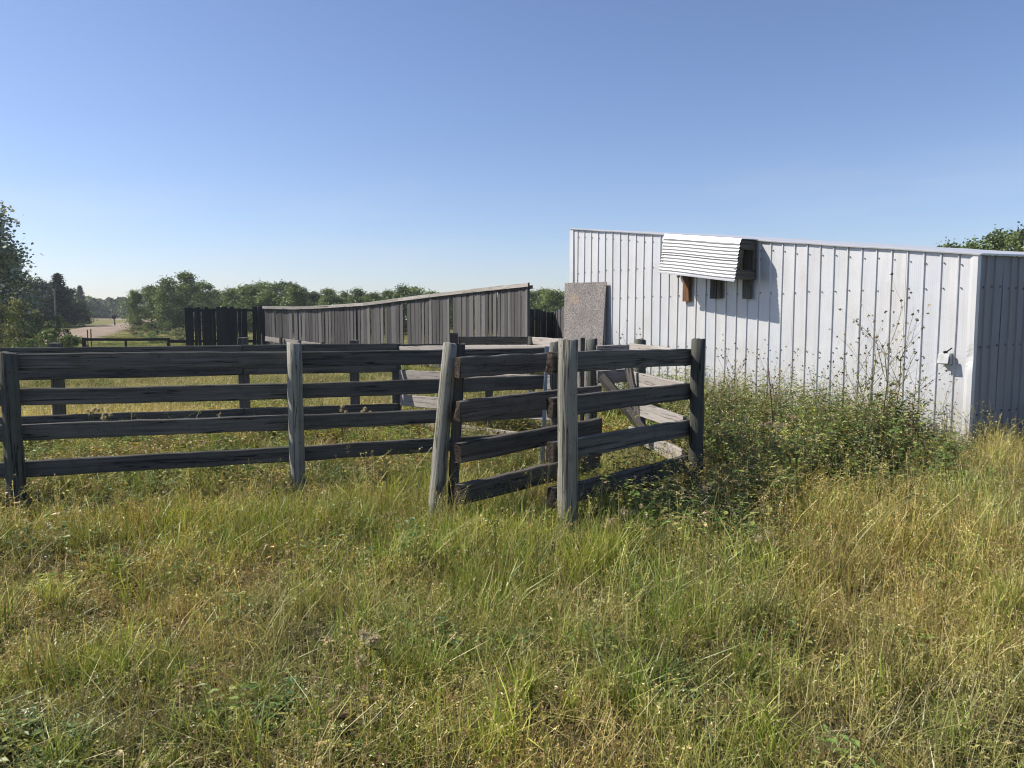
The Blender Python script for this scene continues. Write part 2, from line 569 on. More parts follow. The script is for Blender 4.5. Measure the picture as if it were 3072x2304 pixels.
def off(p, n, d):
    return Vector((p.x + n[0] * d, p.y + n[1] * d, p.z))

# ---- front fence, A - B - F
fr = thing('rail_fence', 'dark four-rail plank fence running across the foreground left of the gate panel', 'fence', at(885, 1440, 7.0))
YA, YB, YF = 6.25, 6.95, 7.9
post_px(24, 1060, YA, .078, .066, W_POSTD, fr)
post_px(882, 1031, YB, .074, .066, W_POST, fr)
post_px(1668, 1027, YF, .07, .066, W_POSTD, fr)
nb = Vector((-.36, .93))
zA = [at(25, y, YA).z for y in (1063, 1169, 1278, 1389)]
zB = [at(885, y, YB).z for y in (1056.5, 1151, 1248, 1342)]
xA, xB, xF = at(25, 1060, YA).x, at(885, 1040, YB).x, at(1645, 1040, YF).x
dA = (xB - xA, YB - YA)
for k in range(4):
    h = (.142, .142, .138, .138)[k]
    L0 = Vector((xA - dA[0] * .75, YA - dA[1] * .75, zA[k] + .01))
    a, b, c = Vector((xA, YA, zA[k])), Vector((xB, YB, zB[k])), Vector((xF, YF, zB[k] + (.0, -.0, -.01, -.02)[k]))
    plank('rail', off(L0, nb, .085), off(a, nb, .085) - Vector((.01, 0, 0)), h, .045, W_RAIL, fr)
    plank('rail', off(a, nb, .085), off(b, nb, .085), h, .045, W_RAIL, fr, segs=12)
    plank('rail', off(b, nb, .085) + Vector((.012, .003, -.004)), off(c, nb, .085), h, .045, W_RAIL, fr, segs=12)

# ---- gate panel right of the leaning post C
gp = thing('gate_panel', 'heavy four-plank gate panel hung beside the leaning grey post', 'gate', at(1370, 1560, 5.6))
ctop = at(1352, 1031, 5.72)
cbase = at(1300, 1640, 5.66)
post('post', Vector((cbase.x - .03, cbase.y, -.3)), ctop, .064, .052, W_POST, gp, jit=.08)
c2t, c2b = at(1381, 1032, 5.78), at(1352, 1600, 5.75)
sq_post('upright', Vector((c2b.x, c2b.y, -.2)), c2t, .075, .06, W_PANEL, gp)
for (yl, yr) in ((1071, 1054), (1204, 1156), (1329, 1254), (1455, 1353)):
    p0, p1 = at(1372, yl, 5.58), at(1797, yr, 6.85)
    plank('rail', p0, p1, .152, .065, W_PANEL, gp, segs=10, endmat=W_END, jit=.005, ends=.014)

# ---- D - E section
de = thing('corner_fence', 'dark four-rail fence section between the front grey post and the dark post at the weeds', 'fence', at(1705, 1600, 5.45))
D, E = at(1705, 1019, 5.45), at(2096, 1018, 6.95)
post('post', ground_pt(D), D, .073, .069, W_POST, de)
post('post', ground_pt(E), E, .071, .064, W_POSTD, de)
nd = Vector((-.72, .69))
for (yl, yr) in ((1057, 1048), (1192, 1150), (1324, 1259), (1460, 1365)):
    p0, p1 = at(1705, yl, 5.52), at(2085, yr, 7.02)
    u = (p1 - p0).normalized()
    plank('rail', off(p0, nd, .07) - u * .13, off(p1, nd, .05), .148, .06, W_RAIL, de, segs=10, endmat=W_END, jit=.005)

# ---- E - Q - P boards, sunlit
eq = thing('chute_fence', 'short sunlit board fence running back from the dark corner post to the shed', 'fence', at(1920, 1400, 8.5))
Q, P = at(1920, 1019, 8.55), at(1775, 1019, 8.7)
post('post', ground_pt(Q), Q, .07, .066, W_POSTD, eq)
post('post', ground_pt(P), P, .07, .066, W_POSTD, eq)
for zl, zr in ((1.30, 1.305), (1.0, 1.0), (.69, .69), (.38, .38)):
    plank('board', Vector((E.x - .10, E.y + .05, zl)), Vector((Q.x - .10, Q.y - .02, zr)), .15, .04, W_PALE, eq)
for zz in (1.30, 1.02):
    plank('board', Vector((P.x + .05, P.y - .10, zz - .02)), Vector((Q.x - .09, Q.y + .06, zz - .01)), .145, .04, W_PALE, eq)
plank('brace', Vector((P.x + .12, P.y - .3, .98)), Vector((P.x + .78, P.y - .75, .12)), .11, .045, W_PANEL, eq)
plank('brace', Vector((Q.x - .14, Q.y - .3, 1.12)), Vector((Q.x + .02, Q.y - .45, .25)), .09, .04, W_PANEL, eq)
sq_post('upright', Vector((P.x - .10, P.y + .05, -.2)), Vector((P.x - .10, P.y + .05, 1.36)), .05, .09, W_PANEL, eq)

# ---- back fence
bf = thing('back_fence', 'farther dark four-rail fence standing behind the front fence across the pen', 'fence', at(728, 1230, 11.0))
def yb(px): return 9.95 + 1.55 * px / 1190
posts_b = [(-420, 1030), (167, 1029), (728, 1013), (1062, 1020), (1188, 1030)]
for i, (px, py) in enumerate(posts_b):
    tp = at(px, py, yb(px))
    sq_post('post', ground_pt(tp), tp, .125, .12, W_RAIL if i != 4 else W_POSTD, bf)
nb2 = Vector((-.29, .957))
zr = (1.205, .92, .62, .31)
for k, z in enumerate(zr):
    spans = [(-420, 728), (728, 1188)]
    for (x0, x1) in spans:
        p0, p1 = at(x0, 1040, yb(x0)), at(x1, 1040, yb(x1))
        p0.z, p1.z = z + .004 * (x0 < 0), z - .004
        q0, q1 = off(p0, nb2, -.085), off(p1, nb2, -.085)
        g = (q1 - q0).normalized() * .006
        plank('rail', q0 + g, q1 - g, .135, .042, W_RAIL, bf, segs=12)
p0, p1 = at(1188, 1033, 11.6), at(1345, 1033, 13.0)
plank('rail', p0, p1, .11, .04, W_RAIL, bf)

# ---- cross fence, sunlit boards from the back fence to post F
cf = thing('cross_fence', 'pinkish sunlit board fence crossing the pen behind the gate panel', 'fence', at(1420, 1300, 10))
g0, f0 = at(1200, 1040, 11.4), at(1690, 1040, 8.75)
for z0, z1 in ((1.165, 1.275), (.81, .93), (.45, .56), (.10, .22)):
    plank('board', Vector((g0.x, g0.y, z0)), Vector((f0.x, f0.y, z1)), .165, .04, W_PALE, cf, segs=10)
mtop = at(1450, 1046, 10.0)
sq_post('post', ground_pt(mtop) + Vector((.07, .06, 0)), mtop + Vector((.07, .06, 0)), .10, .09, W_PANEL, cf)

# ---- steel bar
mb = mesh_obj
bt, bb = at(1641, 1040, 7.72), at(1624, 1400, 7.62)
bar = sq_post('steel_stake', Vector((bb.x, bb.y, -.15)), bt, .038, .012, M_GALV, None)
tag(bar, 'thin pale blue-grey steel stake at the right end of the front fence', 'stake')

# ---- J - K fence further back
jk = thing('pen_fence', 'single-rail far pen fence between the windbreak and the strand board sheet', 'fence', at(1460, 1150, 14))
J, K = at(1361, 999, 13.2), at(1594, 1011, 14.3)
sq_post('post', ground_pt(J), J, .14, .12, W_PANEL, jk)
post('post', ground_pt(K), K, .065, .06, W_POSTD, jk)
plank('rail', at(1376, 1010, 13.25), at(1580, 1010, 14.2), .14, .045, W_RAIL, jk)
plank('rail', at(1376, 1075, 13.25), at(1580, 1068, 14.2), .14, .045, W_RAIL, jk)
plank('board', at(1600, 1011, 14.2), at(1690, 1016, 12.6), .14, .04, W_PALE, jk)
plank('board', at(1600, 1068, 14.2), at(1690, 1085, 12.6), .14, .04, W_PALE, jk)
for px, py, Y in ((1695, 1016, 12.5), (1716, 1023, 12.8)):
    tp = at(px, py, Y)
    sq_post('post', ground_pt(tp), tp, .06, .10, W_PANEL, jk)

# ------------------------------------------------------------------ windbreak
UB = None
def unit_board(seed):
    """a board 1 m long (local x), 1 m wide (y), real thickness (z): scaled for each use"""
    r = random.Random(seed)
    th = .024
    t0, t1 = r.uniform(-.012, .004), r.uniform(-.012, .004)
    c = r.uniform(-.05, .05)
    v = [(0, -.5, 0), (0, .5, 0), (.5, .5 + c, 0), (1 + t0, .5, 0), (1 + t1, -.5, 0), (.5, -.5 + c, 0)]
    v += [(x, y, -th) for x, y, z in v]
    f = [(0, 5, 2, 1), (5, 4, 3, 2), (6, 7, 8, 11), (11, 8, 9, 10)]
    for a, b in ((0, 1), (1, 2), (2, 3), (3, 4), (4, 5), (5, 0)):
        f.append((a, b, b + 6, a + 6))
    me = bpy.data.meshes.new('board')
    me.from_pydata(v, [], f); me.update()
    return me
UBS = {}
def board(mat, parent, foot, up, u, n, h, w, name='board'):
    key = (mat.name, random.randrange(5))
    if key not in UBS:
        UBS[key] = unit_board(hash(key[1]) + 3); UBS[key].materials.append(mat)
    M = Matrix((Vector(up).normalized() * h, Vector(u).normalized() * w, Vector(n).normalized())).transposed().to_4x4()
    M.translation = foot
    return link(name, UBS[key], parent, M)

def bez(a, b, c, t):
    return a * (1 - t) ** 2 + b * 2 * t * (1 - t) + c * t * t

wb = thing('windbreak_fence', 'tall silver-grey vertical board windbreak with a pale cap rail rising to the right', 'fence', (-4, 24, 0))
W0, W1, WC = Vector((-.3212 * 28, 28)), Vector((.0195 * 19, 19)), Vector((-3.9, 24.9))
prof_x = [780, 795, 896, 1073, 1219, 1400, 1582, 1600]
prof_y = [918, 918, 920, 912, 892, 870, 849, 847]
def wb_top(p):
    px = CX + F_PX * p.x / p.y * .9975
    y = np.interp(px, prof_x, prof_y)
    return at(px, y, p.y).z, px
s, samples = 0.0, []
N = 400
pts = [bez(W0, WC, W1, i / N) for i in range(N + 1)]
cum = np.concatenate([[0], np.cumsum([(pts[i + 1] - pts[i]).length for i in range(N)])])
def wb_at(d):
    t = np.interp(d, cum, np.linspace(0, 1, N + 1))
    p = bez(W0, WC, W1, t)
    q = (bez(W0, WC, W1, min(1, t + .01)) - bez(W0, WC, W1, max(0, t - .01))).normalized()
    return p, q
LWB = cum[-1]
d = .05
rb = random.Random(5)
gaps_px = [(881, 889), (909, 914), (1072, 1079), (1213, 1228), (1347, 1367)]
while d < LWB - .02:
    w = rb.choice([.13, .14, .15, .18, .2])
    p, u = wb_at(d + w / 2)
    zt, px = wb_top(p)
    if any(a < px < b for a, b in gaps_px):
        d += .03
        continue
    n = Vector((u.y, -u.x))
    if n.y > 0: n = -n
    tw = rb.uniform(-.12, .12)
    uu = (u + n * tw).normalized()
    nn = Vector((uu.y, -uu.x)); nn = nn if nn.y < 0 else -nn
    if d > LWB - .2: w = .11
    zt += rb.uniform(-.02, .0) - .075 + (rb.uniform(-.12, 0) if (1480 < px < 1560 and rb.random() < .25) else 0)
    zb = gzf(p.x, p.y) + rb.uniform(.05, .18)
    lean = rb.uniform(-.012, .012)
    foot = Vector((p.x, p.y, zb)) + Vector((n.x, n.y, 0)) * rb.uniform(0, .02)
    board(W_GREY, wb, foot, (uu.x * lean, uu.y * lean, 1), (uu.x, uu.y, 0), (nn.x, nn.y, 0), zt - zb + .05, w - .008)
    d += w + rb.choice([.002, .004, .006, .012, .02])
cuts = [0, .27, .55, .79, 1.0]
for i in range(4):
    sub = [cuts[i] + (cuts[i + 1] - cuts[i]) * q / 2 for q in range(3)]
    for a, b in zip(sub[:-1], sub[1:]):
        pa, ua = wb_at(a * LWB); pb, ub = wb_at(b * LWB)
        if i == 3 and b == 1.0: pb = pb + ub * .14
        na = Vector((ua.y, -ua.x)); na = na if na.y < 0 else -na
        A = Vector((pa.x, pa.y, wb_top(pa)[0])) + Vector((na.x, na.y, 0)) * .05
        B = Vector((pb.x, pb.y, wb_top(pb)[0])) + Vector((na.x, na.y, 0)) * .05
        plank('cap_rail', A, B + (A - B) * .001, .10, .05, W_CAP, wb, segs=5, endmat=W_END, jit=.003)
        A2, B2 = A - Vector((na.x, na.y, 0)) * .10, B - Vector((na.x, na.y, 0)) * .10
        plank('back_rail', A2 + Vector((0, 0, -.06)), B2 + Vector((0, 0, -.06)), .09, .04, W_GREY, wb, segs=4)
for fr_ in (.0, .12, .36, .52, .66, .80, .985):
    p, u = wb_at(fr_ * LWB)
    n = Vector((u.y, -u.x)); n = n if n.y < 0 else -n
    q = Vector((p.x - n.x * .16, p.y - n.y * .16, 0))
    post('post', ground_pt(q), Vector((q.x, q.y, wb_top(p)[0] - .12)), .07, .06, W_POSTD, wb, sides=8, rings=4)
# pale low rail in front of the windbreak with its stub posts
lr = thing('feed_bunk_rail', 'low pale plank rail sloping down along the foot of the windbreak', 'rail', at(890, 1060, 26))
ra, rb_, rc = at(797, 1009, 27.3), at(990, 1033, 24.3), at(1235, 1046, 20.5)
plank('rail', ra, rb_, .17, .05, W_PALE, lr)
plank('rail', rb_ + (rc - rb_).normalized() * .01, rc, .17, .05, W_PALE, lr)
for px, py, Y in ((842, 1012, 26.3), (898, 1022, 25.2), (967, 1027, 24.3), (1138, 1031, 21.8)):
    tp = at(px, py, Y)
    post('post', ground_pt(tp), tp, .07, .066, W_POSTD, lr, sides=8, rings=4)

# ------------------------------------------------------------------ picket fence, coloured dark for its unlit side, left of the windbreak
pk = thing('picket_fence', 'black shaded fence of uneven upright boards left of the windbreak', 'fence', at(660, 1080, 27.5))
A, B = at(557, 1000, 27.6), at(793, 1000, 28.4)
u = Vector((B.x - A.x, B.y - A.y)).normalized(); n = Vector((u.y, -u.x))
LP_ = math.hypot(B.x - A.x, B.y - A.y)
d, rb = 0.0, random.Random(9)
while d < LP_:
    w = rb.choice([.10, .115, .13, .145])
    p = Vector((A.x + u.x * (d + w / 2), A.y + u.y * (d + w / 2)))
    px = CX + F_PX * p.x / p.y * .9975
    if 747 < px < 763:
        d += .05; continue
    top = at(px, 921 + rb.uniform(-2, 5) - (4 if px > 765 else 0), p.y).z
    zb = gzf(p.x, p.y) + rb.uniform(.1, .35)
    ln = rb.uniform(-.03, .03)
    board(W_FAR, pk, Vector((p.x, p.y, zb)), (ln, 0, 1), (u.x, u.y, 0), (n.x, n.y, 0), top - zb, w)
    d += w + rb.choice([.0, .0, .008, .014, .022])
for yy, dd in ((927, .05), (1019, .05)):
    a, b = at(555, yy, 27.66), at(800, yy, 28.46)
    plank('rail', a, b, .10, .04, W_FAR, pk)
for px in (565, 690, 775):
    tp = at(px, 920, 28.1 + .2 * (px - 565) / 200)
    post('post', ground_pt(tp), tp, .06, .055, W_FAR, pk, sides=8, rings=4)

# low far rail, left
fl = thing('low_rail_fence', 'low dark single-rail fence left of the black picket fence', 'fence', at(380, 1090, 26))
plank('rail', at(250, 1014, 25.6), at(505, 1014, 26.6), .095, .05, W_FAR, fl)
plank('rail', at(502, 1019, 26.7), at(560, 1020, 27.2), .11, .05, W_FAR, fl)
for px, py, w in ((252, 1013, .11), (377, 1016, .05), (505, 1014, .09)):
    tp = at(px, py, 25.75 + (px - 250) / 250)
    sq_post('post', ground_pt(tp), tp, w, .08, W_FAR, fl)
st = post_px(785, 1002, 24.0, .018, .016, M_POLE, None)
st.name = 'thin_stake'
tag(st, 'thin pale stake leaning at the corner of picket fence and windbreak', 'stake')

# far plank fence right of the windbreak
pf = thing('far_plank_fence', 'far shaded plank fence corner between the windbreak and the shed', 'fence', at(1640, 1060, 24))
def far_run(p0, p1, t0, t1, mat, seed):
    rb = random.Random(seed)
    v = Vector((p1.x - p0.x, p1.y - p0.y)); L = v.length; u = v.normalized()
    n = Vector((u.y, -u.x)); n = n if n.y < 0 else -n
    d = 0
    while d < L:
        w = rb.choice([.14, .15, .18])
        p = Vector((p0.x + u.x * d, p0.y + u.y * d))
        top = t0 + (t1 - t0) * d / L + rb.uniform(-.03, .02)
        ln = rb.uniform(-.03, .03)
        board(mat, pf, Vector((p.x, p.y, gzf(p.x, p.y) + .08)), (ln, 0, 1), (u.x, u.y, 0), (n.x, n.y, 0), top, w)
        d += w + rb.choice([.004, .01, .03])
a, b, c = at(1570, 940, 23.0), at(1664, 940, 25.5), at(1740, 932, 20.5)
far_run(a, b, 1.72, 1.70, W_FAR, 3)  # unlit run in the shade-darkened wood, the sunlit run stays grey
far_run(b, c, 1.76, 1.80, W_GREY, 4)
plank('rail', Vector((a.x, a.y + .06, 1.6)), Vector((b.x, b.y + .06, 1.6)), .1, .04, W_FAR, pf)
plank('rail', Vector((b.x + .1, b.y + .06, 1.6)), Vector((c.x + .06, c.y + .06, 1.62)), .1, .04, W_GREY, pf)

# ------------------------------------------------------------------ shed
C0 = Vector((5.36, 8.95))
TA = Vector((-.559, .829)); TA.normalize()            # along the long wall, away from the near corner
NO = Vector((-TA.y, TA.x))                             # out of the long wall, towards the sun
NO = NO if NO.x < 0 else -NO
TE = -NO                                               # along the dark end wall
LW, RIB = 7.52, .2032
def Z_T(t): return 2.318 + .985 * t / LW
def S(t, p, z): return Vector((C0.x + TA.x * t + NO.x * p, C0.y + TA.y * t + NO.y * p, z))
shed = thing('shed', 'white corrugated metal shed with a sloping roof and a boxed awning', 'shed', (C0.x, C0.y, 0))
M_WALL = Matrix(((TA.x, NO.x, 0, C0.x), (TA.y, NO.y, 0, C0.y), (0, 0, 1, 0), (0, 0, 0, 1)))
# keep a right-handed frame: local x = -TA (towards the near corner), y = NO... checked below
M_WALL = Matrix(((-TA.x, NO.x, 0, C0.x), (-TA.y, NO.y, 0, C0.y), (0, 0, 1, 0), (0, 0, 0, 1)))
if M_WALL.to_3x3().determinant() < 0:
    M_WALL = Matrix(((TA.x, NO.x, 0, C0.x), (TA.y, NO.y, 0, C0.y), (0, 0, 1, 0), (0, 0, 0, 1)))
    WS = 1
else:
    WS = -1
M_END = Matrix(((TE.x, -TA.x, 0, C0.x), (TE.y, -TA.y, 0, C0.y), (0, 0, 1, 0), (0, 0, 0, 1)))

def sheet_profile(t0, t1, ribs, hw=.016, tw=.007, hh=.016):
    pr = [(t0, 0)]
    for r in ribs:
        for q, p in ((r - hw, 0), (r - tw, hh), (r + tw, hh), (r + hw, 0)):
            if t0 < q < t1: pr.append((q, p))
    pr.append((t1, 0))
    return pr

def wall_sheet(name, t0, t1, ribs, ztop, M, sgn, mat, parent, lift=0, nz=7, seed=0):
    r = np.random.default_rng(seed)
    pr = sheet_profile(t0, t1, ribs)
    verts, faces = [], []
    for t, p in pr:
        for k in range(nz):
            z = -.05 + (ztop(t) + .05) * k / (nz - 1)
            w = .004 * math.sin(z * 2.1 + t * 3.0 + seed) + r.uniform(-.001, .001)
            verts.append((sgn * t, p + lift + w, z))
    n = len(pr)
    for i in range(n - 1):
        for k in range(nz - 1):
            a, b = i * nz + k, (i + 1) * nz + k
            q = (a, b, b + 1, a + 1)
            faces.append(q if sgn * 1 < 0 else q)
    return mesh_obj(name, verts, faces, mat, parent, M)

nrib = 4
k, i = 0, 0
edges = [i * nrib * RIB for i in range(0, 10)]
edges = [e for e in edges if e < LW - .1] + [LW]
for i, (a, b) in enumerate(zip(edges[:-1], edges[1:])):
    ribs = [RIB * q for q in range(1, 37) if a - .03 < RIB * q < b + .03]
    ribs = [r for r in ribs if a + .02 < r <= b + 1e-6 or abs(r - b) < .01]
    a2 = a + (.018 if i else 0)
    b2 = min(b + .022, LW)
    wall_sheet('wall_sheet', a2, b2, ribs, Z_T, M_WALL, WS, M_SHEET, shed, lift=.0025 * (i % 2), seed=i)
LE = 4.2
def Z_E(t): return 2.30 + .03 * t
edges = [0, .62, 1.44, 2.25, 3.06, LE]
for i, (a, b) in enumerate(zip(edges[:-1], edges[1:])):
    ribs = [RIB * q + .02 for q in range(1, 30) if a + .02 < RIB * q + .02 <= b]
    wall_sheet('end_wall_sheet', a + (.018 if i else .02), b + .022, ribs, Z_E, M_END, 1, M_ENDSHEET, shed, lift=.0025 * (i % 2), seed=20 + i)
# closed back and far end
def box(name, mat, parent, M, x0, x1, y0, y1, z0, z1, bev=.0):
    v = [(x, y, z) for x in (x0, x1) for y in (y0, y1) for z in (z0, z1)]
    f = [(0, 1, 3, 2), (4, 6, 7, 5), (0, 4, 5, 1), (2, 3, 7, 6), (0, 2, 6, 4), (1, 5, 7, 3)]
    return mesh_obj(name, v, f, mat, parent, M)
bw = [S(0.02, -LE, -.05), S(LW, -LE, -.05), S(LW, -LE, Z_T(LW)), S(.02, -LE, Z_T(0))]
mesh_obj('back_wall', bw, [(0, 1, 2, 3)], M_SHEET, shed)
lw = [S(LW - .002, -.01, -.05), S(LW - .002, -LE + .01, -.05), S(LW - .002, -LE + .01, Z_T(LW)), S(LW - .002, -.01, Z_T(LW) - .005)]
mesh_obj('far_end_wall', lw, [(0, 1, 2, 3)], M_SHEET, shed)
# corner trims
def l_trim(name, t_at, w1, w2, zt, parent):
    segs = 48
    verts, faces = [], []
    for k in range(segs + 1):
        z = -.05 + (zt + .05) * k / segs
        dent = -.022 * math.exp(-((z - 1.12) / .10) ** 2) if t_at == 0 else 0
        ring = [S(t_at + w1, .004, z), S(t_at + .03, .027 + dent, z), S(t_at - .022, .027 + dent * .5, z), S(t_at - .022, -.02, z), S(t_at - .022, -w2, z)]
        verts += ring
    for k in range(segs):
        for q in range(4):
            a = k * 5 + q
            faces.append((a, a + 1, a + 6, a + 5))
    return mesh_obj(name, verts, faces, M_TRIM, parent)
l_trim('corner_trim', 0, .075, .05, Z_T(0) + .0, shed)
segs = 8
verts, faces = [], []
for k in range(segs + 1):
    z = -.05 + (Z_T(LW) + .03) * k / segs
    verts += [S(LW - .11, .004, z), S(LW - .09, .026, z), S(LW + .02, .026, z), S(LW + .02, -.08, z)]
for k in range(segs):
    for q in range(3):
        a = k * 4 + q
        faces.append((a, a + 1, a + 5, a + 4))
mesh_obj('corner_trim', verts, faces, M_TRIM, shed)
# roof sheet with folded drip edge
rv, rf = [], []
nt_ = 24
rj = random.Random(3)
for i in range(nt_ + 1):
    t = -.05 + (LW + .10) * i / nt_
    zt = Z_T(t) + rj.uniform(-.004, .004)
    rv += [S(t, .042, zt - .010), S(t, .046, zt + .004), S(t, -.02, zt + .016), S(t, -LE - .06, zt + .016 + .03 * LE), S(t, -LE - .06, zt + .03 * LE - .012), S(t, .034, zt - .006)]
for i in range(nt_):
    for q in range(6):
        a, b = i * 6 + q, i * 6 + (q + 1) % 6
        rf.append((a, b, b + 6, a + 6))
rf += [tuple(range(6)), tuple(nt_ * 6 + q for q in reversed(range(6)))]
mesh_obj('roof', rv, rf, M_TRIM, shed)
# screws
sv, sf = [], []
def screw(c, n, u, r=.0095, h=.011):
    up = Vector((0, 0, 1)); b = len(sv)
    for k in range(6):
        a = k * math.pi / 3
        sv.append(c + u * (r * math.cos(a)) + up * (r * math.sin(a)))
    for k in range(6):
        a = k * math.pi / 3
        sv.append(c + n * h + u * (r * .8 * math.cos(a)) + up * (r * .8 * math.sin(a)))
    sf.append(tuple(b + 6 + k for k in range(6)))
    for k in range(6):
        sf.append((b + k, b + (k + 1) % 6, b + 6 + (k + 1) % 6, b + 6 + k))
n3, u3 = Vector((NO.x, NO.y, 0)), Vector((TA.x, TA.y, 0))
e3, en3 = Vector((TE.x, TE.y, 0)), Vector((-TA.x, -TA.y, 0))
rs = random.Random(12)
for q in range(1, 37):
    t = RIB * q - .032
    rows = [.45, 1.11, 1.94, 2.44, Z_T(t) - .14]
    for z in rows:
        if z > Z_T(t) - .1 or (z == 2.44 and Z_T(t) - .14 < 2.56): continue
        if 3.1 < t < 4.62 and z > 2.0: continue
        screw(S(t + rs.uniform(-.008, .008), .004, z + rs.uniform(-.012, .012)), n3, u3)
for q in range(1, 20):
    for z in (.45, 1.25, 1.95):
        c = C0 + TE * (RIB * q - .03); screw(Vector((c.x, c.y, z + rs.uniform(-.01, .01))) + en3 * .004, en3, e3, r=.014)
sc_ = mesh_obj('screw', sv, sf, M_SCREW, shed); sc_['kind'] = 'stuff'

# boxed awning under the roof edge
T0, T1, PT, PB, DZ = 3.09, 4.60, .37, .50, .585
aw = bpy.data.objects.new('awning', None); COL.objects.link(aw)
aw.parent = shed; aw.matrix_parent_inverse = Matrix.Translation(-Vector(shed.location))
aw['_w'] = [v for row in Matrix.Identity(4) for v in row]; aw['_w2'] = 1
def corr(name, s0, s1, lift, nw, t0=T0 - .01, t1=T1 + .01):
    """corrugated sheet on the awning's front, from fraction s0 to s1 of its slope"""
    steps = nw * 8
    verts, faces = [], []
    nx, nzv = DZ, PB - PT
    ln = math.hypot(nx, nzv); on, oz = nx / ln, nzv / ln
    cols = 7
    for i in range(steps + 1):
        s = s0 + (s1 - s0) * i / steps
        am = .0085 * math.sin(2 * math.pi * nw * i / steps) + lift
        for c in range(cols):
            t = t0 + (t1 - t0) * c / (cols - 1)
            sag = -.004 * math.sin(math.pi * c / (cols - 1) * 2)
            verts.append(S(t, PT + (PB - PT) * s + on * am, Z_T(t) - .012 - DZ * s + oz * am + sag))
    for i in range(steps):
        for c in range(cols - 1):
            a = i * cols + c
            faces.append((a, a + 1, a + cols + 1, a + cols))
    return mesh_obj(name, verts, faces, M_CORR, aw, smooth=True)
corr('corrugated_sheet', .09, .52, .016, 5)
corr('corrugated_sheet', .49, 1.0, .004, 6)
def strip(name, pts, mat, parent, t0=T0 - .015, t1=T1 + .015):
    verts, faces = [], []
    for t in np.linspace(t0, t1, 8):
        for p, dz in pts: verts.append(S(t, p, Z_T(t) + dz))
    k = len(pts)
    for i in range(7):
        for q in range(k - 1):
            a = i * k + q
            faces.append((a, a + 1, a + k + 1, a + k))
    return mesh_obj(name, verts, faces, mat, parent)
strip('top_flashing', [(.02, .027), (PT + .012, .008), (PT + .045, -.065), (PT + .04, -.067)], M_CORR, aw)
strip('bottom_trim', [(PB + .004, -DZ - .0), (PB + .016, -DZ - .012), (PB + .018, -DZ - .032), (PB - .02, -DZ - .036)], M_CORR, aw)
def awboard(name, t, p0, z0, p1, z1, h, th, mat, parent=aw):
    return plank(name, S(t, p0, z0), S(t, p1, z1), h, th, mat, parent, segs=4, jit=.002, bow=.002, ends=.002)
for t, sg in ((T0 + .02, 1), (T1 - .02, -1)):
    z = Z_T(t)
    awboard('frame_board', t, .02, z - .02, PT - .005, z - .02, .13, .04, W_RAIL)
    awboard('frame_board', t, .02, z - DZ + .14, PB - .03, z - DZ + .14, .135, .04, W_RAIL)
    sq_post('frame_board', S(t, .045, z - DZ + .14), S(t, .045, z - .15), .07, .04, W_RAIL, aw, axis=(NO.x, NO.y, 0))
    sq_post('frame_board', S(t, PB - .08, z - DZ + .14), S(t, PT - .035, z - .15), .09, .04, W_RAIL, aw, axis=(NO.x, NO.y, 0))
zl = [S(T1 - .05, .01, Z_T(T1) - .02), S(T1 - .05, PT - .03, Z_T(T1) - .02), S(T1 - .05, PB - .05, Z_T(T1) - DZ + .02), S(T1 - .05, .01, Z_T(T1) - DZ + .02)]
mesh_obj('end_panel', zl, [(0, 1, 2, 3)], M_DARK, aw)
fm = [S(T0 + .06, PT - .03, Z_T(T0) - .03), S(T1 - .06, PT - .03, Z_T(T1) - .03), S(T1 - .06, PB - .04, Z_T(T1) - DZ + .01), S(T0 + .06, PB - .04, Z_T(T0) - DZ + .01)]
mesh_obj('lining_board', fm, [(0, 1, 2, 3)], W_RAIL, aw)
for t, w, mat, zb in ((4.43, .15, W_ORANGE, 1.85), (3.86, .13, W_PANEL, 1.885), (3.745, .07, W_PANEL, 1.89), (3.22, .145, W_RAIL, 1.87)):
    sq_post('bracket_board', S(t, .05, zb), S(t, .05, Z_T(t) - .12), w, .045, mat, aw, axis=(TA.x, TA.y, 0))

# bulb
bl = S(4.62, .22, 2.36)
def lathe(name, prof, c, mat, parent, n=14, axis=None):
    v, f = [], []
    for r, z in prof:
        for k in range(n):
            a = 2 * math.pi * k / n
            v.append((c.x + r * math.cos(a), c.y + r * math.sin(a), c.z + z))
    for i in range(len(prof) - 1):
        for k in range(n):
            j = (k + 1) % n
            f.append((i * n + k, i * n + j, (i + 1) * n + j, (i + 1) * n + k))
    return mesh_obj(name, v, f, mat, parent, smooth=True)
bc = at(2035, 820, 12.75)
lathe('bulb', [(.0, -.075), (.02, -.072), (.034, -.05), (.037, -.03), (.03, -.005), (.018, .018), (.016, .04)], bc, M_BULB, aw)
lathe('bulb_socket', [(.017, .03), (.022, .035), (.022, .08), (.0, .085)], bc, M_DARK, aw)
plank('lamp_batten', bc + u3 * .28 + Vector((0, 0, .10)), bc - u3 * .12 + Vector((0, 0, .075)), .022, .05, W_RAIL, aw, segs=2)

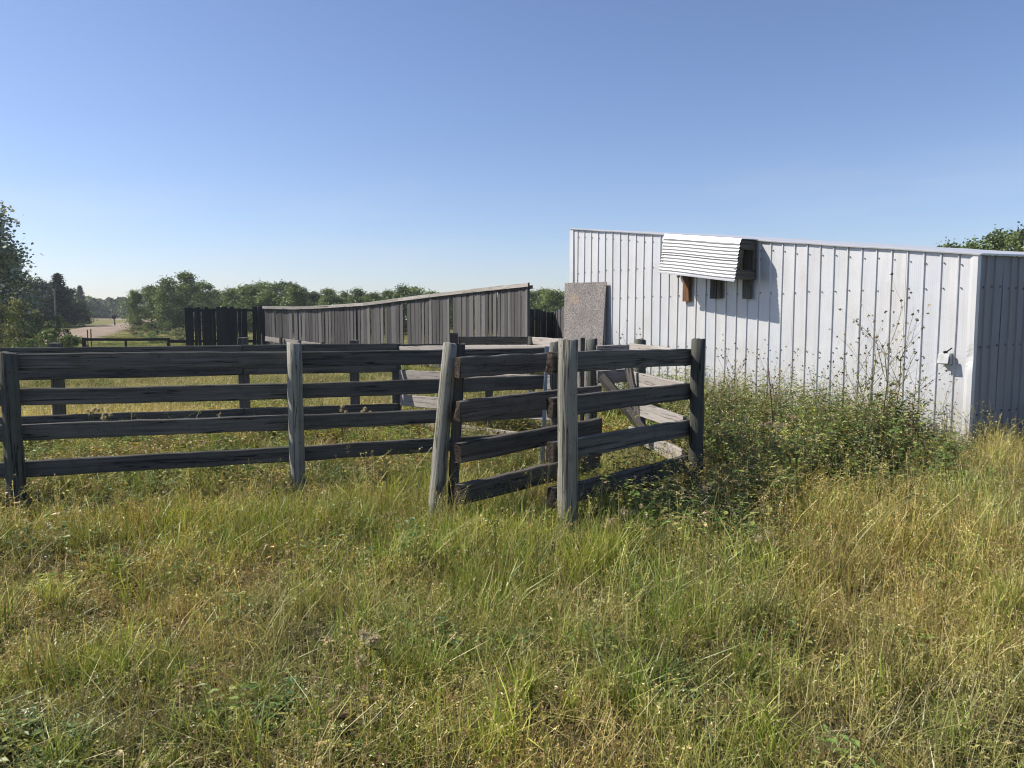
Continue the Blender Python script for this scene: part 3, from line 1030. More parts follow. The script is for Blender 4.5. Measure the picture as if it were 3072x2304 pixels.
# outlet box
ob = S(.27, .004, 1.10)
def lbox(name, c, w, d, h, mat, parent, tilt=0.0, bev=.008):
    """bevelled box standing out of the long wall: width along the wall, depth outwards"""
    v, f = [], []
    for zz, ins in ((-h / 2, bev), (-h / 2 + bev, 0), (h / 2 - bev, 0), (h / 2, bev)):
        for tt, pp in ((-w / 2 + ins, ins), (w / 2 - ins, ins), (w / 2 - ins, d - ins), (-w / 2 + ins, d - ins)):
            p = c + u3 * tt + n3 * (pp + tilt * zz) + Vector((0, 0, zz))
            v.append(p)
    for i in range(3):
        for k in range(4):
            j = (k + 1) % 4
            f.append((i * 4 + k, i * 4 + j, i * 4 + 4 + j, i * 4 + 4 + k))
    f += [(3, 2, 1, 0), (12, 13, 14, 15)]
    return mesh_obj(name, v, f, mat, parent)
bxo = mark(lbox('outlet_box', ob, .115, .07, .135, M_BOX, shed))
lbox('box_cover', ob + n3 * .105 + Vector((0, 0, .004)), .125, .016, .125, M_BOX, bxo, tilt=-.25)
lbox('socket_face', ob + n3 * .068, .08, .008, .09, M_GALV, bxo)
lbox('cover_spring', ob + n3 * .03 + Vector((0, 0, .082)), .018, .075, .03, M_DARK, bxo)
plank('cover_strap', ob + n3 * .10 + Vector((0, 0, .07)), ob + n3 * .012 - u3 * .045 + Vector((0, 0, .135)), .014, .012, M_DARK, bxo, segs=3)

# strand board sheet leaning on the wall
tl, tr = S(7.52 + .10, .075, 2.26), S(6.40, .065, 2.235)
bl_, br = S(7.46, .20, .0), S(6.36, .20, .0)
v = []
for a, b in ((tl, bl_), (tr, br)):
    for k in range(5): v.append(a + (b - a) * k / 4 + n3 * (.02 * math.sin(k / 4 * math.pi)))
v = v + [p - n3 * .014 for p in v]
f = [(k, k + 1, 6 + k, 5 + k) for k in range(4)] + [(10 + k, 15 + k, 16 + k, 11 + k) for k in range(4)]
rim = [0, 1, 2, 3, 4, 9, 8, 7, 6, 5]
f += [(rim[i], rim[(i + 1) % 10], rim[(i + 1) % 10] + 10, rim[i] + 10) for i in range(10)]
o = mesh_obj('strand_board', v, f, M_OSB)
tag(o, 'weathered grey strand board sheet leaning on the far end of the shed wall', 'board')

# ------------------------------------------------------------------ trees
def tube(v, f, c, pts, radii, n=6, colr=None, cols=None):
    b = len(v)
    for i, (p, r) in enumerate(zip(pts, radii)):
        d = (pts[min(i + 1, len(pts) - 1)] - pts[max(i - 1, 0)]).normalized()
        s = d.orthogonal().normalized(); t = d.cross(s)
        for k in range(n):
            a = 2 * math.pi * k / n
            v.append(p + s * (r * math.cos(a)) + t * (r * math.sin(a)))
    for i in range(len(pts) - 1):
        for k in range(n):
            j = (k + 1) % n
            f.append((b + i * n + k, b + i * n + j, b + (i + 1) * n + j, b + (i + 1) * n + k))

def leaf_quads(cent, size, r, aspect=.75, flat=.0, tipdir=None):
    """(N,3) centres -> diamond-shaped leaves in random attitudes"""
    n = len(cent)
    a = r.normal(size=(n, 3)); a /= np.linalg.norm(a, axis=1)[:, None]
    b = r.normal(size=(n, 3))
    if flat: b[:, 2] *= (1 - flat); a[:, 2] *= (1 - flat); a /= np.linalg.norm(a, axis=1)[:, None]
    b -= a * (a * b).sum(1)[:, None]; b /= np.linalg.norm(b, axis=1)[:, None]
    s = size * r.uniform(.6, 1.3, n)[:, None]
    v = np.empty((n, 4, 3))
    v[:, 0] = cent - a * s * .55
    v[:, 1] = cent + b * s * .5 * aspect + a * s * .05
    v[:, 2] = cent + a * s * .55
    v[:, 3] = cent - b * s * .5 * aspect + a * s * .05
    return v.reshape(-1, 3), np.arange(4 * n).reshape(n, 4)

def fast_mesh(name, verts, quads, mat, col):
    me = bpy.data.meshes.new(name)
    nv = len(verts)
    me.from_pydata(np.asarray(verts, np.float32), [], np.asarray(quads, np.int32))
    ca = me.color_attributes.new('col', 'FLOAT_COLOR', 'POINT')
    c = np.ones((nv, 4), np.float32); c[:, :3] = col
    ca.data.foreach_set('color', c.ravel())
    me.materials.append(mat)
    me.update()
    return me

def aspen(seed, nclump=70, per=60, leaf=.028, R_=.30, base=.12, top_round=1.0, cols=((.055, .085, .03), (.10, .13, .045)), sparkle=0.0):
    """crown and trunk of a broadleaf tree, 1 m tall: returns two meshes"""
    r = np.random.default_rng(seed)
    cl = []
    lobes = [(r.uniform(-.12, .12), r.uniform(-.12, .12), r.uniform(.35, .95)) for _ in range(7)]
    while len(cl) < nclump:
        z = r.uniform(base, .97)
        t = (z - base) / (1 - base)
        rad = R_ * (math.sin(math.pi * min(1, t * .92 + .1)) ** .6) * (1.0 - .35 * t * top_round)
        a = r.uniform(0, 2 * math.pi); q = math.sqrt(r.uniform(.05, 1))
        lob = 1 + .28 * math.sin(a * 3 + seed) + .18 * math.sin(a * 5 + z * 9)
        cl.append((rad * q * lob * math.cos(a), rad * q * lob * math.sin(a), z))
    cl = np.array(cl)
    cents, cc = [], []
    for c in cl:
        m = int(per * r.uniform(.5, 1.5))
        sp = r.uniform(.03, .06)
        g = r.normal(size=(m, 3)) * np.array([sp, sp, sp * .75])
        cents.append(c + g)
        k = r.uniform(0, 1)
        base_c = np.array(cols[0]) * (1 - k) + np.array(cols[1]) * k
        cc.append(base_c * r.uniform(.7, 1.3, (m, 1)) * np.where(r.uniform(0, 1, (m, 1)) < sparkle, 2.2, 1.0))
    cents, cc = np.concatenate(cents), np.concatenate(cc).clip(0, .55)
    ok = cents[:, 2] > .02
    cents, cc = cents[ok], cc[ok]
    v, q = leaf_quads(cents, leaf, r)
    crown = fast_mesh('crown', v, q, M_LEAF, np.repeat(cc, 4, 0))
    tv, tf = [], []
    pts = [Vector((.012 * math.sin(i * 1.3 + seed), .012 * math.cos(i * 1.7), -.03 + .95 * i / 7)) for i in range(8)]
    tube(tv, tf, None, pts, [.016 * (1 - .85 * i / 7) for i in range(8)], 7)
    for c in cl[:26]:
        z0 = max(.1, c[2] - r.uniform(.08, .2))
        i = min(6, int((z0 + .03) / .95 * 7)); p0 = pts[i]
        mid = (p0 + Vector(c)) / 2 + Vector((0, 0, -.02))
        tube(tv, tf, None, [p0, mid, Vector(c)], [.006, .004, .0015], 4)
    tm = bpy.data.meshes.new('trunk'); tm.from_pydata([tuple(p) for p in tv], [], tf); tm.materials.append(M_BARK); tm.update()
    return crown, tm

def spruce(seed):
    r = np.random.default_rng(seed)
    cents, cc = [], []
    for i in range(26):
        z = .1 + .88 * i / 25
        rad = .19 * (1 - (z - .1) / .92) ** .85 + .012
        nb_ = 9
        for k in range(nb_):
            a = 2 * math.pi * (k + r.uniform(-.3, .3)) / nb_ + i
            rr = rad * r.uniform(.7, 1.15)
            m = int(14 + 40 * rr / .19)
            s = r.uniform(.1, 1, m)
            cents.append(np.stack([np.cos(a) * rr * s, np.sin(a) * rr * s, z - .06 * s * rr / .19], 1) + r.normal(size=(m, 3)) * .008)
            cc.append(np.array((.03, .048, .03)) * r.uniform(.6, 1.3, (m, 1)))
    cents, cc = np.concatenate(cents), np.concatenate(cc)
    v, q = leaf_quads(cents, .028, r, aspect=.5)
    crown = fast_mesh('crown', v, q, M_LEAF, np.repeat(cc, 4, 0))
    tv, tf = [], []
    tube(tv, tf, None, [Vector((0, 0, -.03)), Vector((0, 0, .5)), Vector((0, 0, .98))], [.018, .01, .002], 7)
    tm = bpy.data.meshes.new('trunk'); tm.from_pydata([tuple(p) for p in tv], [], tf); tm.materials.append(M_BARK); tm.update()
    return crown, tm

GREEN = ((.080, .118, .046), (.22, .275, .105))
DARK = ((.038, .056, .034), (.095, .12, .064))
SILV = ((.07, .09, .055), (.32, .36, .26))
OLIVE = ((.13, .148, .065), (.31, .32, .16))
asp = [aspen(20 + i, 95, 75, .027, .27, .05, cols=GREEN) for i in range(5)]
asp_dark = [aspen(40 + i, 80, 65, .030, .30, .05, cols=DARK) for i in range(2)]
bush = [aspen(50 + i, 60, 60, .045, .55, .02, top_round=.4, cols=OLIVE) for i in range(3)]
bushg = [aspen(60 + i, 60, 60, .045, .55, .02, top_round=.4, cols=GREEN) for i in range(2)]
near_tree = aspen(71, 170, 105, .021, .27, .03, cols=((.09, .11, .075), (.31, .34, .25)), sparkle=.2)
spr = [spruce(80 + i) for i in range(2)]

def tree(name, label, cat, meshes, px, Y, top, width=1.0, group=None, rot=None, bottom=None):
    p = at(px, top, Y)
    g = gzf(p.x, p.y)
    H = (p.z - g) * 1.04
    o = thing(name, label, cat, (p.x, p.y, g), group)
    rot = rng.uniform(0, 6.28) if rot is None else rot
    M = Matrix.Translation((p.x, p.y, g)) @ Matrix.Rotation(rot, 4, 'Z') @ Matrix.Diagonal((H * width, H * width, H, 1))
    link('crown', meshes[0], o, M); link('trunk', meshes[1], o, M)
    return o

tree('poplar_tree', 'big silvery-leaved poplar cut by the left edge of the picture', 'tree', near_tree, -75, 30, 606, 1.15)
tree('poplar_tree', 'smaller silvery poplar branch-tree rising just right of the big poplar', 'tree', near_tree, 12, 33, 748, .75, rot=2.2)
tree('shrub', 'yellow-green shrub under the big poplar at the left edge', 'shrub', bush[0], 55, 27.5, 905, .8)
tree('shrub', 'tall dull olive shrub at the very left behind the front fence', 'shrub', bush[1], -40, 26.5, 870, .7)
tree('shrub', 'olive round shrub beside the gravel road bend', 'shrub', bush[2], 178, 31, 950, .66)
tree('shrub', 'low bright green shrub in front of the olive round shrub', 'shrub', bushg[0], 140, 25.5, 995, 1.2)
tree('shrub', 'grey-green shrub between the big poplar and the olive shrub', 'shrub', bush[1], 105, 29.5, 950, .7)
tree('shrub', 'low green shrub at the foot of the road right of the olive shrub', 'shrub', bushg[1], 205, 26.0, 1008, 1.3)
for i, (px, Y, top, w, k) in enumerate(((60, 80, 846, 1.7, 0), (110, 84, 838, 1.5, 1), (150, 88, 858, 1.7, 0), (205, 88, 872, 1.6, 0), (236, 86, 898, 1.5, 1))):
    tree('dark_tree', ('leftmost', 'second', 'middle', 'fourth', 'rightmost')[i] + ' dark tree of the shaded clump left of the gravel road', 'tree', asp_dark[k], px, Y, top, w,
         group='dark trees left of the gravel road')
tree('spruce_tree', 'dark pointed spruce standing highest in the clump left of the road', 'tree', spr[0], 172, 82, 826, 2.1)
tree('spruce_tree', 'thin hazy spruce standing alone above the far forest', 'tree', spr[1], 239, 150, 860, 1.5)
tree('round_tree', 'round dark green tree at the inner bend of the road', 'tree', bushg[0], 268, 100, 935, .8)
tree('round_tree', 'smaller round dark tree left of the road bend', 'tree', bushg[1], 232, 92, 940, .9)
for px, Y, top, w, k, lab in ((405, 72, 878, 1.15, 0, 'small aspen at the left end of the aspen clump by the road'),
                              (452, 74, 862, 1.3, 1, 'second aspen from the left in the aspen clump'),
                              (500, 70, 842, 1.3, 2, 'broad aspen left of the tallest in the aspen clump'),
                              (556, 72, 828, 1.35, 3, 'tallest aspen of the clump behind the black picket fence'),
                              (606, 76, 846, 1.3, 4, 'aspen right of the tallest in the aspen clump'),
                              (648, 84, 876, 1.2, 0, 'low aspen at the right end of the aspen clump')):
    tree('aspen_tree', lab, 'tree', asp[k], px, Y, top, w)
tree('shrub', 'dark shrub in the grass right of the road sign', 'shrub', bush[0], 400, 60, 976, 1.2)
tree('shrub', 'green shrub at the foot of the aspen clump', 'shrub', bushg[1], 445, 58, 968, 1.2)
tree('shrub', 'yellow-green low shrub left of the black picket fence', 'shrub', bush[2], 535, 48, 985, 1.4)
tree('shrub', 'green low shrub in the middle behind the low rail', 'shrub', bushg[0], 470, 46, 992, 1.6)

# treeline behind the windbreak
tl_x = [690, 720, 750, 785, 815, 850, 880, 900, 940, 985, 1030, 1075, 1120, 1165, 1205, 1240, 1290, 1345, 1400, 1460, 1520, 1590, 1625, 1660, 1695, 1740]
tl_t = [872, 862, 855, 852, 858, 853, 858, 872, 880, 876, 884, 872, 880, 874, 868, 866, 880, 884, 882, 880, 884, 880, 877, 879, 880, 876]
r2 = random.Random(4)
ORD = ['first', 'second', 'third', 'fourth', 'fifth', 'sixth', 'seventh', 'eighth', 'ninth', 'tenth', 'eleventh', 'twelfth', 'thirteenth', 'fourteenth',
       'fifteenth', 'sixteenth', 'seventeenth', 'eighteenth', 'nineteenth', 'twentieth', 'twenty-first', 'twenty-second', 'twenty-third',
       'twenty-fourth', 'twenty-fifth', 'twenty-sixth', 'twenty-seventh']
for i, (px, tp) in enumerate(zip(tl_x, tl_t)):
    tree('aspen_tree', ORD[i] + ' aspen from the left in the even treeline behind the windbreak', 'tree', asp[r2.randrange(5)] if r2.random() < .8 else asp_dark[0],
         px, r2.uniform(62, 80), tp + r2.uniform(-4, 4), r2.uniform(1.3, 1.8), group='aspens in the treeline behind the windbreak')
for px, Y, tp, w, lab in ((3075, 40, 700, 1.1, 'tree at the right edge above the shed roof'), (3000, 42, 716, 1.1, 'tallest full tree showing above the right end of the shed roof'),
                          (2920, 41, 738, 1.1, 'middle low tree crown above the shed roof'), (2850, 43, 742, 1.0, 'leftmost low tree crown showing above the shed roof'),
                          (3180, 40, 690, 1.2, 'tree beyond the right edge behind the shed')):
    tree('aspen_tree', lab, 'tree', asp[r2.randrange(5)], px, Y, tp, w)

# far forest: one mass
def far_forest():
    r = np.random.default_rng(77)
    vs_, qs_, cs_ = [], [], []
    n0 = 0
    def add(px, Y, top, w):
        nonlocal n0
        p = at(px, top, Y); g = gzf(p.x, p.y); H = p.z - g
        m = 260
        z = r.uniform(.02, 1, m); rad = w * np.sin(np.pi * np.clip(z * .85 + .12, 0, 1)) ** .7
        a = r.uniform(0, 6.28, m); q = np.sqrt(r.uniform(.2, 1, m))
        c = np.stack([p.x + rad * q * np.cos(a), p.y + rad * q * np.sin(a), g + z * H], 1)
        k = r.uniform(0, 1)
        col = (np.array((.06, .085, .045)) * (1 - k) + np.array((.13, .165, .075)) * k) * r.uniform(.6, 1.35, (m, 1))
        v, f = leaf_quads(c, .95 if Y > 120 else .45, r)
        vs_.append(v); qs_.append(f + n0); cs_.append(np.repeat(col, 4, 0)); n0 += len(v)
    for i in range(150):
        px = r.uniform(-900, 700)
        Y = r.uniform(180, 230)
        top = np.interp(px, [-900, 150, 240, 300, 380, 440, 520, 700], [880, 885, 893, 894, 895, 880, 872, 880]) + r.uniform(-3, 8)
        add(px, Y, top, r.uniform(2.0, 3.2))
    for i in range(170):
        px = r.uniform(700, 4200)
        add(px, r.uniform(150, 210), 893 + r.uniform(-5, 6), r.uniform(2.2, 3.4))
    for i in range(40):
        add(640 + i * 29 + r.uniform(-12, 12), r.uniform(84, 100), 890 + r.uniform(-6, 8), r.uniform(1.1, 1.7))
    for i in range(40):
        px = r.uniform(-1300, 180)
        add(px, r.uniform(95, 130), 885 + r.uniform(-15, 10), r.uniform(1.8, 2.8))
    me = fast_mesh('far_forest', np.concatenate(vs_), np.concatenate(qs_), M_LEAF, np.concatenate(cs_))
    o = link('far_forest', me)
    o['kind'] = 'stuff'; o['label'] = 'hazy far forest closing the horizon behind the road'; o['category'] = 'forest'
far_forest()

# ------------------------------------------------------------------ small far things
sg = thing('road_sign', 'small dark red sign on a post beside the gravel road', 'sign', at(344, 980, 88))
s0 = at(344, 968, 88); gs = gzf(s0.x, s0.y)
post('post', Vector((s0.x, s0.y, gs - .2)), Vector((s0.x, s0.y, gs + .95)), .07, .06, M_SIGN, sg, sides=8, rings=3)
sv_ = []
for yy in (-.03, .03):
    for k in range(8):
        a = math.pi / 8 + k * math.pi / 4
        sv_.append((s0.x + .25 * math.cos(a), s0.y - .1 + yy, gs + .98 + .25 * math.sin(a)))
mesh_obj('sign_board', sv_, [tuple(range(8)), tuple(range(15, 7, -1))] + [(k, k + 8, (k + 1) % 8 + 8, (k + 1) % 8) for k in range(8)], M_SIGN, sg)
up_ = thing('utility_pole', 'thin pale utility pole in front of the dark trees at the left', 'pole', at(163, 1000, 70))
ptop = at(163, 868, 70)
post('pole', ground_pt(ptop), ptop, .085, .06, M_POLE, up_, sides=8, rings=4)
for px, tp, lab in ((262, 990, 'left of two short brown stakes by the road'), (272, 987, 'right of two short brown stakes by the road')):
    p = at(px, tp, 40)
    o = post('marker_stake', ground_pt(p), p, .03, .03, M_MARK, None, sides=8, rings=3)
    tag(o, lab, 'stake')

# ------------------------------------------------------------------ grass and weeds

def blades(r, n, hmin, hmax, wid, spread, lean, curl, palette, segs=4, tipcol=1.25):
    V, Q, C = [], [], []
    k0 = 0
    pal = np.array(palette)
    for _ in range(n):
        h = r.uniform(hmin, hmax); a = r.uniform(0, 6.28); rr = spread * math.sqrt(r.uniform(0, 1))
        b0 = np.array([rr * math.cos(a), rr * math.sin(a), -.01])
        d = r.uniform(0, 6.28); ln = r.normal() * lean; cu = abs(r.normal()) * curl
        dx, dy = math.cos(d), math.sin(d)
        wv = r.uniform(0, 6.28); wx, wy = math.cos(wv), math.sin(wv)
        w = wid * r.uniform(.7, 1.6)
        c = pal[r.integers(len(pal))] * r.uniform(.75, 1.25)
        for i in range(segs + 1):
            t = i / segs
            off_ = h * (ln * t + cu * t * t)
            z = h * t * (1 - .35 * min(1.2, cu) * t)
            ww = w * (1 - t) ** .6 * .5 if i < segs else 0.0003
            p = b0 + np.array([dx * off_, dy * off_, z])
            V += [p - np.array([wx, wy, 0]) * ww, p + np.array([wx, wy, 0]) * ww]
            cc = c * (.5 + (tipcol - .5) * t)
            C += [cc, cc]
        for i in range(segs):
            a_ = k0 + i * 2
            Q.append((a_, a_ + 1, a_ + 3, a_ + 2))
        k0 += 2 * (segs + 1)
    return V, Q, C

def seedheads(r, n, hmin, hmax, spread, palette, headcol, nh=14, head_len=.09, hsz=.011, nod=.5, sw=.0022):
    V, Q, C = [], [], []
    pal, hc = np.array(palette), np.array(headcol)
    for _ in range(n):
        h = r.uniform(hmin, hmax); a = r.uniform(0, 6.28); rr = spread * math.sqrt(r.uniform(0, 1))
        b0 = np.array([rr * math.cos(a), rr * math.sin(a), -.01])
        d = r.uniform(0, 6.28); ln = r.normal() * .16; cu = abs(r.normal()) * .22 * nod * 2
        dx, dy = math.cos(d), math.sin(d)
        wv = r.uniform(0, 6.28); wx = np.array([math.cos(wv), math.sin(wv), 0])
        c = pal[r.integers(len(pal))] * r.uniform(.8, 1.2)
        segs = 3; k0 = len(V); P = []
        for i in range(segs + 1):
            t = i / segs
            p = b0 + np.array([dx * h * (ln * t + cu * t ** 3), dy * h * (ln * t + cu * t ** 3), h * t * (1 - .2 * cu * t * t)])
            P.append(p); V += [p - wx * sw * .5, p + wx * sw * .5]; C += [c, c]
        for i in range(segs):
            a_ = k0 + 2 * i
            Q.append((a_, a_ + 1, a_ + 3, a_ + 2))
        ax = P[-1] - P[-2]; ax = ax / np.linalg.norm(ax)
        hcol = hc[r.integers(len(hc))] * r.uniform(.8, 1.25)
        for j in range(nh):
            t = r.uniform(0, 1)
            ce = P[-1] - ax * head_len * t + r.normal(size=3) * .006 * (1 + t)
            v, q = leaf_quads(ce[None], hsz, r, aspect=.4)
            k1 = len(V); V += list(v); Q.append((k1, k1 + 1, k1 + 2, k1 + 3)); C += [hcol * r.uniform(.8, 1.2)] * 4
    return V, Q, C

def leafy(r, nst, hmin, hmax, spread, lsize, nleaf, palette, stemcol=(.12, .12, .05), top=None, topn=0, tsz=.012, lean=.18, z0=.1):
    """upright leafy weed stems, with seed fluff or flowers at the tips"""
    V, Q, C = [], [], []
    pal = np.array(palette)
    for _ in range(nst):
        h = r.uniform(hmin, hmax); a = r.uniform(0, 6.28); rr = spread * math.sqrt(r.uniform(0, 1))
        b0 = np.array([rr * math.cos(a), rr * math.sin(a), -.01])
        d = r.uniform(0, 6.28); ln = r.normal() * lean
        dirv = np.array([math.cos(d) * ln, math.sin(d) * ln, 1.0])
        wv = r.uniform(0, 6.28); wx = np.array([math.cos(wv), math.sin(wv), 0]) * .0025
        k0 = len(V)
        for t in (0, .5, 1):
            p = b0 + dirv * h * t + np.array([r.normal(), r.normal(), 0]) * .006
            V += [p - wx * (1 - .6 * t), p + wx * (1 - .6 * t)]; C += [np.array(stemcol)] * 2
        Q += [(k0, k0 + 1, k0 + 3, k0 + 2), (k0 + 2, k0 + 3, k0 + 5, k0 + 4)]
        base_c = pal[r.integers(len(pal))]
        for j in range(nleaf):
            t = r.uniform(z0, 1)
            c0 = b0 + dirv * h * t
            la = r.uniform(0, 6.28); L = lsize * r.uniform(.5, 1.3) * (1.15 - .5 * t)
            dr = np.array([math.cos(la), math.sin(la), r.uniform(-.3, .8)]); dr /= np.linalg.norm(dr)
            sd = np.array([-math.sin(la), math.cos(la), r.uniform(-.4, .4)]) * L * r.uniform(.16, .28)
            k1 = len(V)
            V += [c0, c0 + dr * L * .5 + sd, c0 + dr * L + np.array([0, 0, -.25 * L]), c0 + dr * L * .5 - sd]
            Q.append((k1, k1 + 1, k1 + 2, k1 + 3))
            cc = (base_c if r.random() < .7 else pal[r.integers(len(pal))]) * r.uniform(.7, 1.3)
            C += [cc] * 4
        if top is not None:
            tc = np.array(top)
            for j in range(topn):
                ce = b0 + dirv * h + r.normal(size=3) * np.array([.02, .02, .02])
                v, q = leaf_quads(ce[None], tsz, r, aspect=.6)
                k1 = len(V); V += list(v); Q.append((k1, k1 + 1, k1 + 2, k1 + 3)); C += [tc[r.integers(len(tc))] * r.uniform(.8, 1.2)] * 4
    return V, Q, C

def join(*parts):
    V, Q, C = [], [], []
    for v, q, c in parts:
        k = len(V); V += list(v); C += list(c); Q += [tuple(i + k for i in f) for f in q]
    return V, Q, C

G_GREEN = [(.125, .190, .028), (.185, .245, .042), (.170, .205, .042), (.27, .30, .080)]
G_OLIVE = [(.195, .205, .052), (.25, .245, .075), (.165, .180, .045), (.30, .29, .105)]
G_DRY = [(.38, .33, .15), (.31, .27, .115), (.44, .40, .20), (.27, .22, .095)]
G_BROWN = [(.17, .12, .06), (.22, .16, .08), (.12, .085, .048), (.28, .21, .105)]
G_WEED = [(.085, .140, .032), (.130, .185, .046), (.060, .105, .026), (.20, .225, .070)]
G_YELL = [(.36, .34, .05), (.26, .26, .055), (.17, .19, .05), (.25, .16, .055)]
CREAM = [(.45, .39, .28), (.50, .44, .34), (.36, .29, .20)]

CLUMPS = {}
def clump(kind, parts):
    V, Q, C = parts
    CLUMPS.setdefault(kind, []).append((np.array(V), np.array(Q), np.array(C)))

for i in range(3):
    r = np.random.default_rng(300 + i)
    clump('green', join(blades(r, 34, .16, .40, .0055, .10, .22, .45, G_GREEN, 2), blades(r, 10, .1, .3, .005, .1, .3, .7, G_OLIVE, 2)))
    clump('tuft', blades(r, 22, .22, .46, .0085, .04, .30, .5, [(.22, .28, .045), (.17, .23, .04), (.27, .30, .08)], 3))
    clump('seedy', join(seedheads(r, 16, .12, .30, .12, G_OLIVE + G_DRY, G_OLIVE + G_BROWN[:2] + G_DRY[3:], 9, .035, .013, .4), blades(r, 10, .08, .2, .005, .12, .4, .8, G_OLIVE, 2)))
    clump('forb', leafy(r, 14, .06, .22, .13, .024, 9, G_OLIVE + G_BROWN + G_GREEN[:1], top=G_OLIVE + G_BROWN, topn=5, tsz=.012))
    clump('mixed', join(blades(r, 24, .08, .26, .005, .12, .35, .7, G_OLIVE, 2), blades(r, 13, .10, .26, .005, .12, .3, .6, G_GREEN, 2),
                        blades(r, 10, .06, .24, .004, .12, .6, .9, G_DRY, 2), seedheads(r, 4, .2, .36, .1, G_DRY, G_BROWN + G_DRY, 10, .06)))
    clump('dry', join(seedheads(r, 9, .28, .52, .11, G_DRY + G_OLIVE, G_DRY[1:2] + G_DRY[3:] + G_BROWN[:2] + G_OLIVE, 10, .09, .013), blades(r, 24, .12, .36, .0045, .11, .25, .6, G_OLIVE + G_DRY, 2)))
    clump('tangle', join(blades(r, 34, .07, .21, .0045, .13, 1.0, 1.1, G_DRY + G_BROWN, 2), seedheads(r, 5, .12, .26, .12, G_BROWN, G_BROWN, 9, .05, .013),
                         leafy(r, 10, .05, .16, .12, .03, 4, G_OLIVE + G_BROWN)))
    clump('weedlow', leafy(r, 15, .08, .28, .13, .065, 7, G_WEED + G_OLIVE[:1]))
    clump('deadleaf', leafy(r, 14, .06, .26, .13, .065, 6, G_BROWN + G_BROWN[:2] + G_YELL[:2] + G_DRY[:1] + G_OLIVE[:1]))
    clump('weed', leafy(r, 11, .40, .85, .17, .078, 15, G_WEED + G_WEED[2:3] + G_OLIVE[:1] + G_BROWN[:1], top=CREAM + G_BROWN[:1], topn=2, tsz=.012))
    clump('weeddry', leafy(r, 11, .45, .95, .16, .06, 12, G_OLIVE + G_BROWN + G_WEED, top=CREAM, topn=5, tsz=.014))
    clump('field', join(blades(r, 46, .10, .24, .007, .2, .3, .6, G_DRY + [(.33, .30, .11), (.25, .25, .075)], segs=3),
                        seedheads(r, 8, .18, .30, .2, G_DRY, G_DRY, 6, .07, .014)))
    clump('fieldgreen', join(blades(r, 40, .12, .30, .009, .2, .3, .6, G_GREEN + G_OLIVE, segs=3), leafy(r, 8, .15, .35, .2, .07, 7, G_WEED)))

KINDS = {}
def tile(kind, mix, n, rad, mat, variants=3, smin=.8, smax=1.25):
    """a disc of vegetation made of many clumps, used as the source of the scattered stuff"""
    for v in range(variants):
        r = np.random.default_rng(hash((len(kind), n, v)) % 9999 + sum(map(ord, kind)))
        names = list(mix); pr = np.array([mix[k] for k in names], float); pr /= pr.sum()
        Vs, Qs, Cs, k0 = [], [], [], 0
        for j in range(n):
            V, Q, C = CLUMPS[names[r.choice(len(names), p=pr)]][r.integers(3)]
            a, q = r.uniform(0, 6.28), rad * math.sqrt(r.uniform(0, 1))
            t, s_ = r.uniform(0, 6.28), r.uniform(smin, smax)
            ca, sa = math.cos(t), math.sin(t)
            W = V * s_
            lx, ly = r.normal(0, .08), r.normal(0, .08)
            X = W[:, 0] * ca - W[:, 1] * sa + W[:, 2] * lx + q * math.cos(a)
            Y = W[:, 0] * sa + W[:, 1] * ca + W[:, 2] * ly + q * math.sin(a)
            Vs.append(np.stack([X, Y, W[:, 2] * r.uniform(.8, 1.2)], 1)); Qs.append(Q + k0); Cs.append(C * r.uniform(.72, 1.28)); k0 += len(V)
        lst = KINDS.setdefault(kind, [])
        name = 'clump_%s_%d' % (kind, len(lst))
        me = fast_mesh(name, np.concatenate(Vs), np.concatenate(Qs), mat, np.concatenate(Cs))
        lst.append(bpy.data.objects.new(name, me))

tile('field', {'field': .85, 'mixed': .15}, 34, .6, M_FIELD, 3)
tile('fieldgreen', {'fieldgreen': .6, 'field': .4}, 30, .6, M_FIELD, 3)

